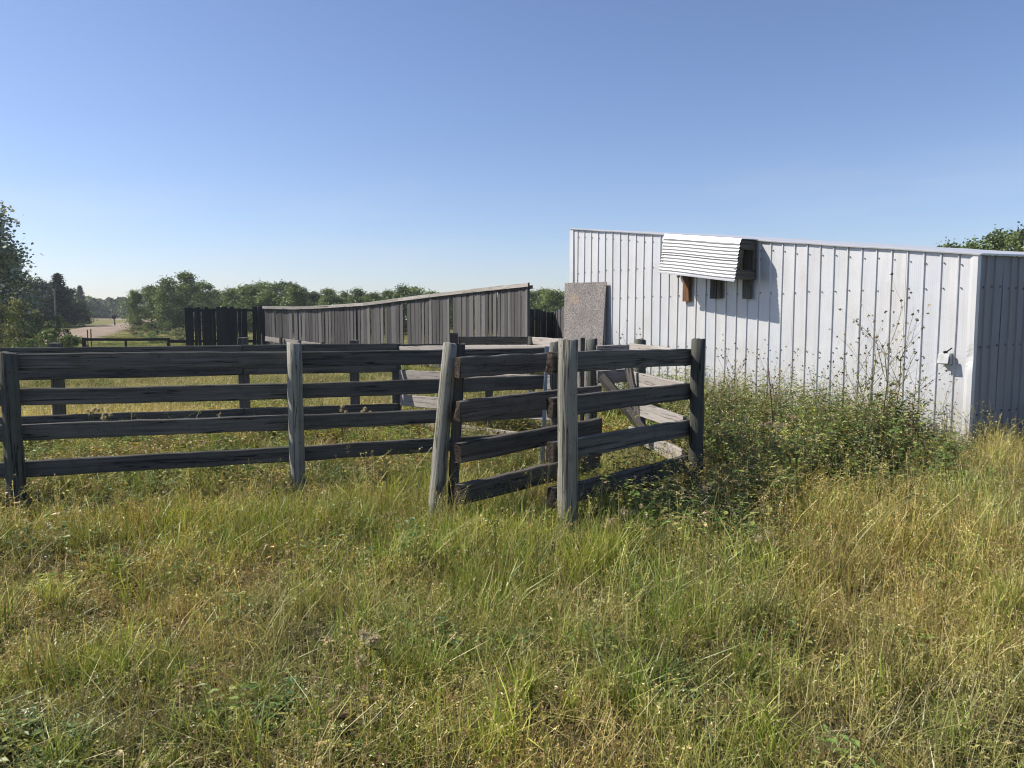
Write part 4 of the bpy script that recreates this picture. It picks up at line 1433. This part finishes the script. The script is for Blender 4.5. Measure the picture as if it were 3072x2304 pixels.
def scatter(name, label, cat, lists):
    """one stuff object: lists = [(kind, X, Y, scale, zscale)]"""
    coll = bpy.data.collections.new('source_' + name)
    kinds = sorted({k for k, *_ in lists})
    order = []
    for k in kinds:
        for o in KINDS[k]:
            coll.objects.link(o); order.append(o.name)
    order.sort()
    ix = {n: i for i, n in enumerate(order)}
    P, RO, SCL, ID = [], [], [], []
    for k, X, Y, s, zs in lists:
        n = len(X)
        if not n: continue
        ids = np.array([ix[o.name] for o in KINDS[k]])
        P.append(np.stack([X, Y, gz(X, Y)], 1))
        ro = np.zeros((n, 3)); ro[:, 2] = rng.uniform(0, 6.28, n)
        RO.append(ro); SCL.append(np.stack([s, s, s * zs], 1)); ID.append(ids[rng.integers(0, len(ids), n)])
    P, RO, SCL, ID = map(np.concatenate, (P, RO, SCL, ID))
    me = bpy.data.meshes.new(name)
    me.vertices.add(len(P)); me.vertices.foreach_set('co', P.astype(np.float32).ravel())
    for an, typ, key, data in (('rot', 'FLOAT_VECTOR', 'vector', RO), ('scl', 'FLOAT_VECTOR', 'vector', SCL), ('idx', 'INT', 'value', ID)):
        a = me.attributes.new(an, typ, 'POINT')
        a.data.foreach_set(key, data.astype(np.int32 if typ == 'INT' else np.float32).ravel())
    me.update()
    o = link(name, me)
    o['kind'] = 'stuff'; o['label'] = label; o['category'] = cat
    ng = bpy.data.node_groups.new('scatter_' + name, 'GeometryNodeTree')
    ng.interface.new_socket('Geometry', in_out='INPUT', socket_type='NodeSocketGeometry')
    ng.interface.new_socket('Geometry', in_out='OUTPUT', socket_type='NodeSocketGeometry')
    N_ = ng.nodes
    gi, go = N_.new('NodeGroupInput'), N_.new('NodeGroupOutput')
    ci = N_.new('GeometryNodeCollectionInfo')
    ci.inputs['Collection'].default_value = coll
    ci.inputs['Separate Children'].default_value = True
    ci.inputs['Reset Children'].default_value = True
    ip = N_.new('GeometryNodeInstanceOnPoints')
    ip.inputs['Pick Instance'].default_value = True
    def attr(nm, dt):
        a = N_.new('GeometryNodeInputNamedAttribute'); a.data_type = dt; a.inputs['Name'].default_value = nm
        return [s for s in a.outputs if s.enabled and s.name == 'Attribute'][0]
    L = ng.links
    L.new(gi.outputs[0], ip.inputs['Points']); L.new(ci.outputs[0], ip.inputs['Instance'])
    L.new(attr('idx', 'INT'), ip.inputs['Instance Index'])
    L.new(attr('rot', 'FLOAT_VECTOR'), ip.inputs['Rotation'])
    L.new(attr('scl', 'FLOAT_VECTOR'), ip.inputs['Scale'])
    L.new(ip.outputs[0], go.inputs[0])
    md = o.modifiers.new('scatter', 'NODES'); md.node_group = ng
    return o

def wall_coords(X, Y):
    dx, dy = X - C0.x, Y - C0.y
    return dx * TA.x + dy * TA.y, dx * NO.x + dy * NO.y

def in_shed(X, Y, m=.0):
    t, p = wall_coords(X, Y)
    return (t > -m) & (t < LW + m) & (p < m) & (p > -LE - m)

def grid_pts(y0, y1, cell, k=.80, m=2.0, jit=.32):
    """jittered hexagonal grid over the ground ahead of the camera"""
    ys = np.arange(y0, y1, cell * .866)
    P = []
    for i, y in enumerate(ys):
        w = k * y + m
        xs = np.arange(-w, w, cell) + (i % 2) * cell / 2
        P.append(np.stack([xs, np.full(len(xs), y)], 1))
    P = np.concatenate(P) + rng.uniform(-jit, jit, (sum(map(len, P)), 2)) * cell
    return P[:, 0], P[:, 1]

def y_front(X):     # depth of the front fence line
    return np.interp(X, [-9, xA, xB, xF, 3], [4.6, YA, YB, YF, 8.4])
def y_back(X):
    return np.interp(X, [-9, -6.6, -1.72, 0, 3], [9.3, 9.95, 11.5, 12, 12.5])

def weed_amount(X, Y):
    t, p = wall_coords(X, Y)
    near_wall = (1 - sm(1.2, 2.6, p)) * sm(.35, .95, t) * (1 - sm(4.4, 5.8, t)) * (p > 0)
    bank = np.exp(-(((X - 3.0) / 1.3) ** 2 + ((Y - 8.0) / 1.5) ** 2))
    behind_de = np.exp(-(((X - 1.45) / .75) ** 2 + ((Y - 5.95) / .75) ** 2))
    bush_ = np.exp(-(((X - 4.15) / .55) ** 2 + ((Y - 8.55) / .6) ** 2))
    return np.clip(np.maximum(np.maximum(near_wall, bank * 1.15), np.maximum(behind_de * 1.05, bush_ * 1.1)), 0, 1)

meadow, weeds = [], []
def choose(X, Y, probs, scale, zscale, dest):
    keys = list(probs)
    P = np.stack([np.broadcast_to(probs[k], X.shape) for k in keys], 1).clip(0)
    P = P / P.sum(1, keepdims=True)
    c = (P.cumsum(1) < rng.uniform(0, 1, len(X))[:, None]).sum(1).clip(0, len(keys) - 1)
    for i, k in enumerate(keys):
        ok = c == i
        dest.append((k, X[ok], Y[ok], np.broadcast_to(scale, X.shape)[ok], np.broadcast_to(zscale, X.shape)[ok]))

def bake(name, label, cat, groups, mat):
    """one stuff object of real geometry: groups = [(clump kind, X, Y, scale, zscale)]"""
    Vs, Qs, Cs, k0 = [], [], [], 0
    for kind, X, Y, sc, zs in groups:
        pick = rng.integers(0, 3, len(X))
        for v in range(3):
            ok = pick == v
            n = int(ok.sum())
            if not n: continue
            V, Q, C = CLUMPS[kind][v]
            x, y, s_, z_ = X[ok], Y[ok], sc[ok], zs[ok]
            th = rng.uniform(0, 6.28, n); ca, sa = np.cos(th) * s_, np.sin(th) * s_
            lx, ly = rng.normal(0.02, .09, n), rng.normal(0, .09, n)
            hz_ = V[None, :, 2] * (s_ * z_)[:, None]
            W = np.empty((n, len(V), 3), np.float32)
            W[:, :, 0] = x[:, None] + V[None, :, 0] * ca[:, None] - V[None, :, 1] * sa[:, None] + hz_ * lx[:, None]
            W[:, :, 1] = y[:, None] + V[None, :, 0] * sa[:, None] + V[None, :, 1] * ca[:, None] + hz_ * ly[:, None]
            W[:, :, 2] = gz(x, y)[:, None] + hz_
            Vs.append(W.reshape(-1, 3))
            Qs.append((Q[None] + (np.arange(n) * len(V))[:, None, None] + k0).reshape(-1, 4))
            tone = rng.uniform(.68, 1.32, n) * (1.32 + .26 * n_patch2(x * 1.7, y * 1.7))
            Cs.append((C[None] * tone[:, None, None]).reshape(-1, 3).astype(np.float32))
            k0 += n * len(V)
    me = fast_mesh(name, np.concatenate(Vs), np.concatenate(Qs), mat, np.concatenate(Cs))
    o = link(name, me)
    o['kind'] = 'stuff'; o['label'] = label; o['category'] = cat
    return o

def rand_pts(y0, y1, dens, k=.76, m=1.2):
    n = int(dens * (k * (y1 * y1 - y0 * y0) + 2 * m * (y1 - y0)))
    Y = rng.uniform(y0, y1, n * 3)
    keep = rng.uniform(0, 1, n * 3) < (k * Y + m) / (k * y1 + m)
    Y = Y[keep][:n]
    X = rng.uniform(-1, 1, len(Y)) * (k * Y + m)
    return X, Y

near = []
for y0, y1, dens, sc in ((1.5, 4.2, 125, .92), (4.2, 8.4, 88, 1.05), (8.4, 12.8, 26, 1.5)):
    X, Y = rand_pts(y0, y1, dens)
    w = weed_amount(X, Y)
    ok = (rng.uniform(0, 1, len(X)) > (w - .25) * 1.9) & ~in_shed(X, Y, .05)
    X, Y = X[ok], Y[ok]
    pen = sm(-.25, .25, Y - y_front(X)) * (X < 2)
    fieldz = sm(-.2, .4, Y - y_back(X)) * (X < 3)
    n1, n2, n3_ = n_patch(X, Y), n_patch2(X, Y), n_fine(X, Y)
    brownleft = np.exp(-(((X + 2.3) / 1.2) ** 2 + ((Y - 4.3) / .6) ** 2))
    fencefoot = np.exp(-((Y - y_front(X) + .30) / .3) ** 2) * (X < -1.0)
    greenmid = np.exp(-(((X + .25) / 1.5) ** 2 + ((Y - 5.1) / 1.0) ** 2))
    right = sm(.6, 1.8, X) * (1 - pen)
    pr = {'green': .16 + .22 * sm(-.2, .7, n1) + .15 * n3_ + .7 * greenmid - .15 * right - .2 * brownleft - .1 * pen,
          'tuft': .022 + .06 * sm(.2, .9, n3_) - .01 * right,
          'seedy': .28 + .1 * n3_ + .1 * brownleft + .12 * right,
          'forb': .16 + .2 * sm(0, .8, -n1) + .2 * brownleft - .08 * greenmid,
          'mixed': .24 + .05 * right - .12 * pen,
          'dry': .12 + .18 * sm(.1, -.7, n1) - .08 * n3_ + .16 * right - .1 * pen,
          'tangle': .10 + .22 * sm(.2, .9, n2) + .12 * sm(0, .8, -n3_) + .9 * brownleft + .06 * pen,
          'weedlow': .04 + .06 * sm(.2, .8, -n2) + .5 * pen * sm(.4, -.4, n1),
          'deadleaf': .012 + .6 * pen * sm(-.3, .5, n2) + 2.2 * fencefoot}
    for k in ('green', 'mixed', 'dry', 'seedy', 'forb', 'tuft'): pr[k] = pr[k] * (1 - .72 * pen)
    for k in pr: pr[k] = np.clip(pr[k], 0, None) * (1 - fieldz)
    pr['field'] = fieldz * 1.4
    hz = .80 + .12 * n2 + .12 * n3_ + .10 * greenmid - .16 * np.exp(-(((X - .15) / .75) ** 2 + ((Y - 5.2) / .45) ** 2)) + .24 * right * sm(3.5, 6.0, Y) - .14 * brownleft - .20 * sm(4.6, 2.6, Y) - .15 * fieldz - .25 * fencefoot
    choose(X, Y, pr, rng.uniform(.8, 1.2, len(X)) * sc, np.clip(hz, .5, 1.5) / sc ** .6, near)
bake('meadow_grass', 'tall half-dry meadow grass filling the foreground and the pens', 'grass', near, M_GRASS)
for y0, y1, cell, sc in ((12.8, 23, 1.35, 1.5), (23, 45, 2.4, 2.6), (45, 85, 4.6, 5.0)):
    X, Y = grid_pts(y0, y1, cell)
    ok = ~in_shed(X, Y, .5); X, Y = X[ok], Y[ok]
    n1 = n_patch2(X / 3, Y / 3)
    gx = sm(22, 30, Y) * (X < -8)
    choose(X, Y, {'field': .75 - .6 * gx, 'fieldgreen': .12 + .25 * sm(0, .8, n1) + gx}, rng.uniform(.9, 1.1, len(X)) * sc,
           np.interp(Y, [12, 22, 30, 45, 80], [.62, .42, .2, .07, .03]) + 0 * X, meadow)
scatter('field_grass', 'short golden dry grass of the field beyond the fences', 'grass', meadow)

X, Y = rand_pts(4.8, 13.0, 34)
w = weed_amount(X, Y)
t, p = wall_coords(X, Y)
ok = (rng.uniform(0, 1, len(X)) < w * 1.15) & (w > .2) & ~in_shed(X, Y, .16) & (X < 6)
X, Y, w = X[ok], Y[ok], w[ok]
nn, nf = n_patch(X, Y), n_fine(X, Y)
choose(X, Y, {'weed': .52 + .4 * nn, 'weeddry': .44 - .4 * nn, 'weedlow': .12 + 0 * X, 'dry': .10 - .1 * nf}, rng.uniform(.8, 1.15, len(X)),
       (.50 + .5 * w + .16 * nn + .16 * nf + .45 * np.exp(-(((X - 4.15) / .4) ** 2 + ((Y - 8.5) / .5) ** 2))) * (1 - .58 * np.exp(-(((X - 1.25) / .75) ** 2 + ((Y - 5.75) / .75) ** 2))), weeds)
bake('weed_bank', 'dense leafy weeds banked up between the dark corner post and the shed', 'weeds', weeds, M_WEED)

# ------------------------------------------------------------------ individual tall weeds and seed heads
def tall_weed_mesh(seed, dry=False):
    """open branching weed, 1 m tall, small buds at the tips"""
    r = np.random.default_rng(seed)
    V, Q, C = [], [], []
    stem = np.array((.20, .19, .09)) if not dry else np.array((.22, .16, .09))
    def seg(p, q, w0, w1):
        d = q - p; s = np.cross(d, r.normal(size=3)); s /= np.linalg.norm(s) + 1e-9
        s2 = np.cross(d, s); s2 /= np.linalg.norm(s2) + 1e-9
        for sd in (s, s2):
            k = len(V)
            V.extend([p - sd * w0, p + sd * w0, q + sd * w1, q - sd * w1]); Q.append((k, k + 1, k + 2, k + 3)); C.extend([stem * r.uniform(.8, 1.2)] * 4)
    def bud(p, sz):
        m = 5
        c = p + r.normal(size=(m, 3)) * sz * .25
        v, q = leaf_quads(c, sz, r, .8); k = len(V)
        V.extend(list(v)); Q.extend([tuple(f + k) for f in q])
        cc = np.array([(.36, .31, .20), (.24, .18, .10), (.12, .12, .055), (.16, .13, .07)][r.integers(4)])
        C.extend([cc * r.uniform(.8, 1.2)] * (4 * m))
    def grow(p, d, L, lev, w):
        n = 4
        for i in range(n):
            q = p + d * L / n
            seg(p, q, w, w * .85); w *= .85
            d = d + r.normal(size=3) * .10; d[2] += .06; d /= np.linalg.norm(d)
            p = q
            if lev < 2 and i >= (1 if lev == 0 else 0):
                for _ in range(2 if lev == 0 else 1):
                    a = r.uniform(0, 6.28)
                    e = d + np.array([math.cos(a), math.sin(a), .25]) * r.uniform(.5, .9); e /= np.linalg.norm(e)
                    grow(p.copy(), e, L * r.uniform(.32, .5), lev + 1, w * .6)
            if lev == 0 and i < 3:
                for _ in range(6):
                    a = r.uniform(0, 6.28); Lf = r.uniform(.06, .14)
                    dr = np.array([math.cos(a), math.sin(a), r.uniform(-.2, .5)]); sd = np.array([-math.sin(a), math.cos(a), 0]) * Lf * .16
                    k = len(V); o_ = p - d * r.uniform(0, L / n)
                    V.extend([o_, o_ + dr * Lf * .5 + sd, o_ + dr * Lf - np.array([0, 0, .2 * Lf]), o_ + dr * Lf * .5 - sd]); Q.append((k, k + 1, k + 2, k + 3))
                    C.extend([np.array((.07, .10, .035) if r.random() < .6 else (.20, .14, .07)) * r.uniform(.8, 1.3)] * 4)
        if lev > 0 or True: bud(p, .019 if lev else .026)
    grow(np.array([0, 0, -.02]), np.array([r.normal() * .08, r.normal() * .08, 1.0]), .9, 0, .0075)
    return fast_mesh('tall_weed', np.array(V), np.array(Q), M_WEED, np.array(C))
tw = [tall_weed_mesh(500 + i, i == 2) for i in range(4)]
spots = [(2180, 1085, 8.5), (2215, 1075, 8.7), (2270, 1072, 8.6), (2310, 1110, 8.3), (2360, 1120, 8.7), (2405, 1105, 8.4), (2440, 1130, 8.5), (2475, 1140, 8.2),
         (2525, 1085, 8.3), (2560, 1060, 8.2), (2600, 1010, 8.35), (2650, 985, 8.3), (2690, 1000, 8.25), (2740, 1080, 8.1), (2860, 1165, 8.05), (2895, 1215, 8.2),
         (2150, 1120, 8.0), (2330, 1080, 9.2), (2620, 1060, 8.6), (1880, 1030, 10.3)]
spots.sort()
spots = [(a, b + (50 if 2160 < a < 2600 or a == 2740 else 28), c) for a, b, c in spots]
wall_n = 0
for i, (px, py, Y) in enumerate(spots):
    p = at(px, py, Y); g = gzf(p.x, p.y)
    M = Matrix.Translation((p.x, p.y, g)) @ Matrix.Rotation(i * 1.7, 4, 'Z') @ Matrix.Diagonal((p.z - g,) * 3 + (1,))
    o = link('tall_weed', tw[i % 4], None, M)
    if px == 2650: lab = 'tallest branching weed reaching highest up the white shed wall'
    elif px == 2860: lab = 'sparse lone weed near the corner of the shed'
    elif px == 2895: lab = 'short thin weed nearest the shed corner'
    elif px == 1880: lab = 'pale dry weed seen behind the sunlit board fence'
    else:
        lab = ORD[wall_n] + ' thin branching weed from the left against the white shed wall'; wall_n += 1
    tag(o, lab, 'weed', 'tall weeds along the shed wall')
def bushy(seed, H, spread, nst, palette, leaf):
    r = np.random.default_rng(seed)
    V, Q, C = leafy(r, nst, H * .55, H, spread, leaf, 26, palette, top=CREAM + G_BROWN, topn=4, tsz=.016, lean=.28, z0=.15)
    return fast_mesh('bushy_weed', np.array(V), np.array(Q), M_WEED, np.array(C))
for px, py, Y, sp, n_, pal, lf, lab in ((2695, 1180, 8.25, .34, 44, G_WEED[:3] + G_BROWN[:2], .085, 'dark bushy leafy weed clump near the right corner of the shed'),
                                        (2765, 1270, 8.05, .22, 26, G_WEED[:3] + G_BROWN[:1], .08, 'smaller bushy weed just right of the dark bushy clump'),
                                        (2425, 1120, 8.35, .20, 22, G_WEED + G_OLIVE, .075, 'upright leafy weed with brownish top in the middle of the shed wall'),
                                        (2590, 1205, 8.2, .2, 22, G_OLIVE + G_BROWN + G_WEED[:1], .06, 'dry brownish weed clump left of the dark bushy clump')):
    p = at(px, py, Y); g = gzf(p.x, p.y)
    o = link('bushy_weed', bushy(900 + px, p.z - g, sp, n_, pal, lf), None, Matrix.Translation((p.x, p.y, g)))
    tag(o, lab, 'weed')
# reddish dead stalk
p0, p1 = at(2318, 1240, 8.0), at(2304, 1075, 8.0)
o = post('dead_stalk', Vector((p0.x + .05, p0.y, 0)), p1, .010, .004, simple('red_brown_stalk', (.12, .055, .045)), None, sides=6, rings=6)
tag(o, 'dark red-brown dead stalk sticking up before the shed wall', 'stalk')

def fluff_mesh(seed, H):
    """thistle gone to seed: stems, a few leaves, cottony heads; origin at the ground, H metres tall"""
    r = np.random.default_rng(seed)
    V, Q, C = [], [], []
    heads = [np.array([r.normal() * .04, r.normal() * .04, H - abs(r.normal()) * .04]) for _ in range(r.integers(3, 6))]
    for hd in heads:
        k = len(V); a = np.array([.0, 0, 0]); s = np.array([.004, 0, 0])
        V += [a - s, a + s, hd + s * .5, hd - s * .5]; Q.append((k, k + 1, k + 2, k + 3)); C += [np.array((.16, .14, .07))] * 4
        R0 = r.uniform(.022, .04)
        for _ in range(120):
            d = r.normal(size=3); d[2] += .3; d /= np.linalg.norm(d)
            L = R0 * r.uniform(.5, 1.2); sd = np.cross(d, r.normal(size=3)); sd /= np.linalg.norm(sd)
            k = len(V)
            V += [hd, hd + d * L * .6 + sd * .003, hd + d * L, hd + d * L * .6 - sd * .003]; Q.append((k, k + 1, k + 2, k + 3))
            C += [np.array((.52, .45, .36)) * r.uniform(.75, 1.15)] * 4
    for _ in range(14):
        t = r.uniform(.1, .85) * H; a = r.uniform(0, 6.28); L = r.uniform(.06, .12)
        dr = np.array([math.cos(a), math.sin(a), .2]); sd = np.array([-math.sin(a), math.cos(a), 0]) * L * .14; o_ = np.array([0, 0, t])
        k = len(V); V += [o_, o_ + dr * L * .5 + sd, o_ + dr * L, o_ + dr * L * .5 - sd]; Q.append((k, k + 1, k + 2, k + 3))
        C += [np.array((.10, .10, .045)) * r.uniform(.8, 1.2)] * 4
    return fast_mesh('seeding_thistle', np.array(V), np.array(Q), M_FLUFF, np.array(C))
fspots = [(1878, 1530, 5.35), (1845, 1565, 5.2), (1948, 1500, 5.9), (2105, 1500, 6.3), (2138, 1515, 6.2), (2300, 1262, 7.7), (2325, 1270, 7.6), (2480, 1310, 7.5),
          (2540, 1285, 7.7), (2565, 1310, 7.6), (2595, 1255, 7.9), (2450, 1375, 7.0), (2370, 1475, 6.4), (2675, 1305, 7.8), (2505, 1275, 7.9), (2380, 1245, 8.2),
          (2430, 1365, 7.1), (965, 1140, 12.0), (1025, 1215, 9.6), (1095, 1225, 9.4), (270, 1222, 9.2), (325, 1240, 8.8), (1635, 1285, 7.0), (2200, 1330, 7.4), (1895, 1405, 6.5),
          (1110, 2010, 3.3), (2330, 1640, 4.7)]
def thistle_place(px, py):
    if py > 1600: return 'low in the foreground grass'
    if px > 2160: return 'among the weeds in front of the shed wall'
    if px > 1800: return 'in the shaded weeds right of the front post'
    return 'in the pen behind the front fence'
for pl in sorted({thistle_place(a, b) for a, b, c in fspots}):
    mine = sorted([q for q in fspots if thistle_place(q[0], q[1]) == pl])
    for i, (px, py, Y) in enumerate(mine):
        p = at(px, py, Y); g = gzf(p.x, p.y)
        o = link('seeding_thistle', fluff_mesh(600 + px, max(.2, p.z - g)), None, Matrix.Translation((p.x, p.y, g)))
        tag(o, ORD[i] + ' seeding thistle from the left ' + pl, 'thistle', 'seeding thistles ' + pl)

# ------------------------------------------------------------------ thin summer haze
hv = [(x, y, z) for x in (-700, 700) for y in (-60, 420) for z in (-1.5, 14)]
hz_o = mesh_obj('haze', hv, [(0, 1, 3, 2), (4, 6, 7, 5), (0, 4, 5, 1), (2, 3, 7, 6), (0, 2, 6, 4), (1, 5, 7, 3)])
hm = bpy.data.materials.new('summer_haze'); hm.use_nodes = True
hm.node_tree.nodes.clear()
ho = hm.node_tree.nodes.new('ShaderNodeOutputMaterial'); hp = hm.node_tree.nodes.new('ShaderNodeVolumePrincipled')
hp.inputs['Color'].default_value = (.86, .92, 1.0, 1)
hp.inputs['Density'].default_value = 0.0005
hp.inputs['Anisotropy'].default_value = 0.2
hm.node_tree.links.new(hp.outputs[0], ho.inputs['Volume'])
hz_o.data.materials.append(hm)
hz_o['kind'] = 'stuff'; hz_o['label'] = 'thin bluish summer haze over the far trees'; hz_o['category'] = 'haze'
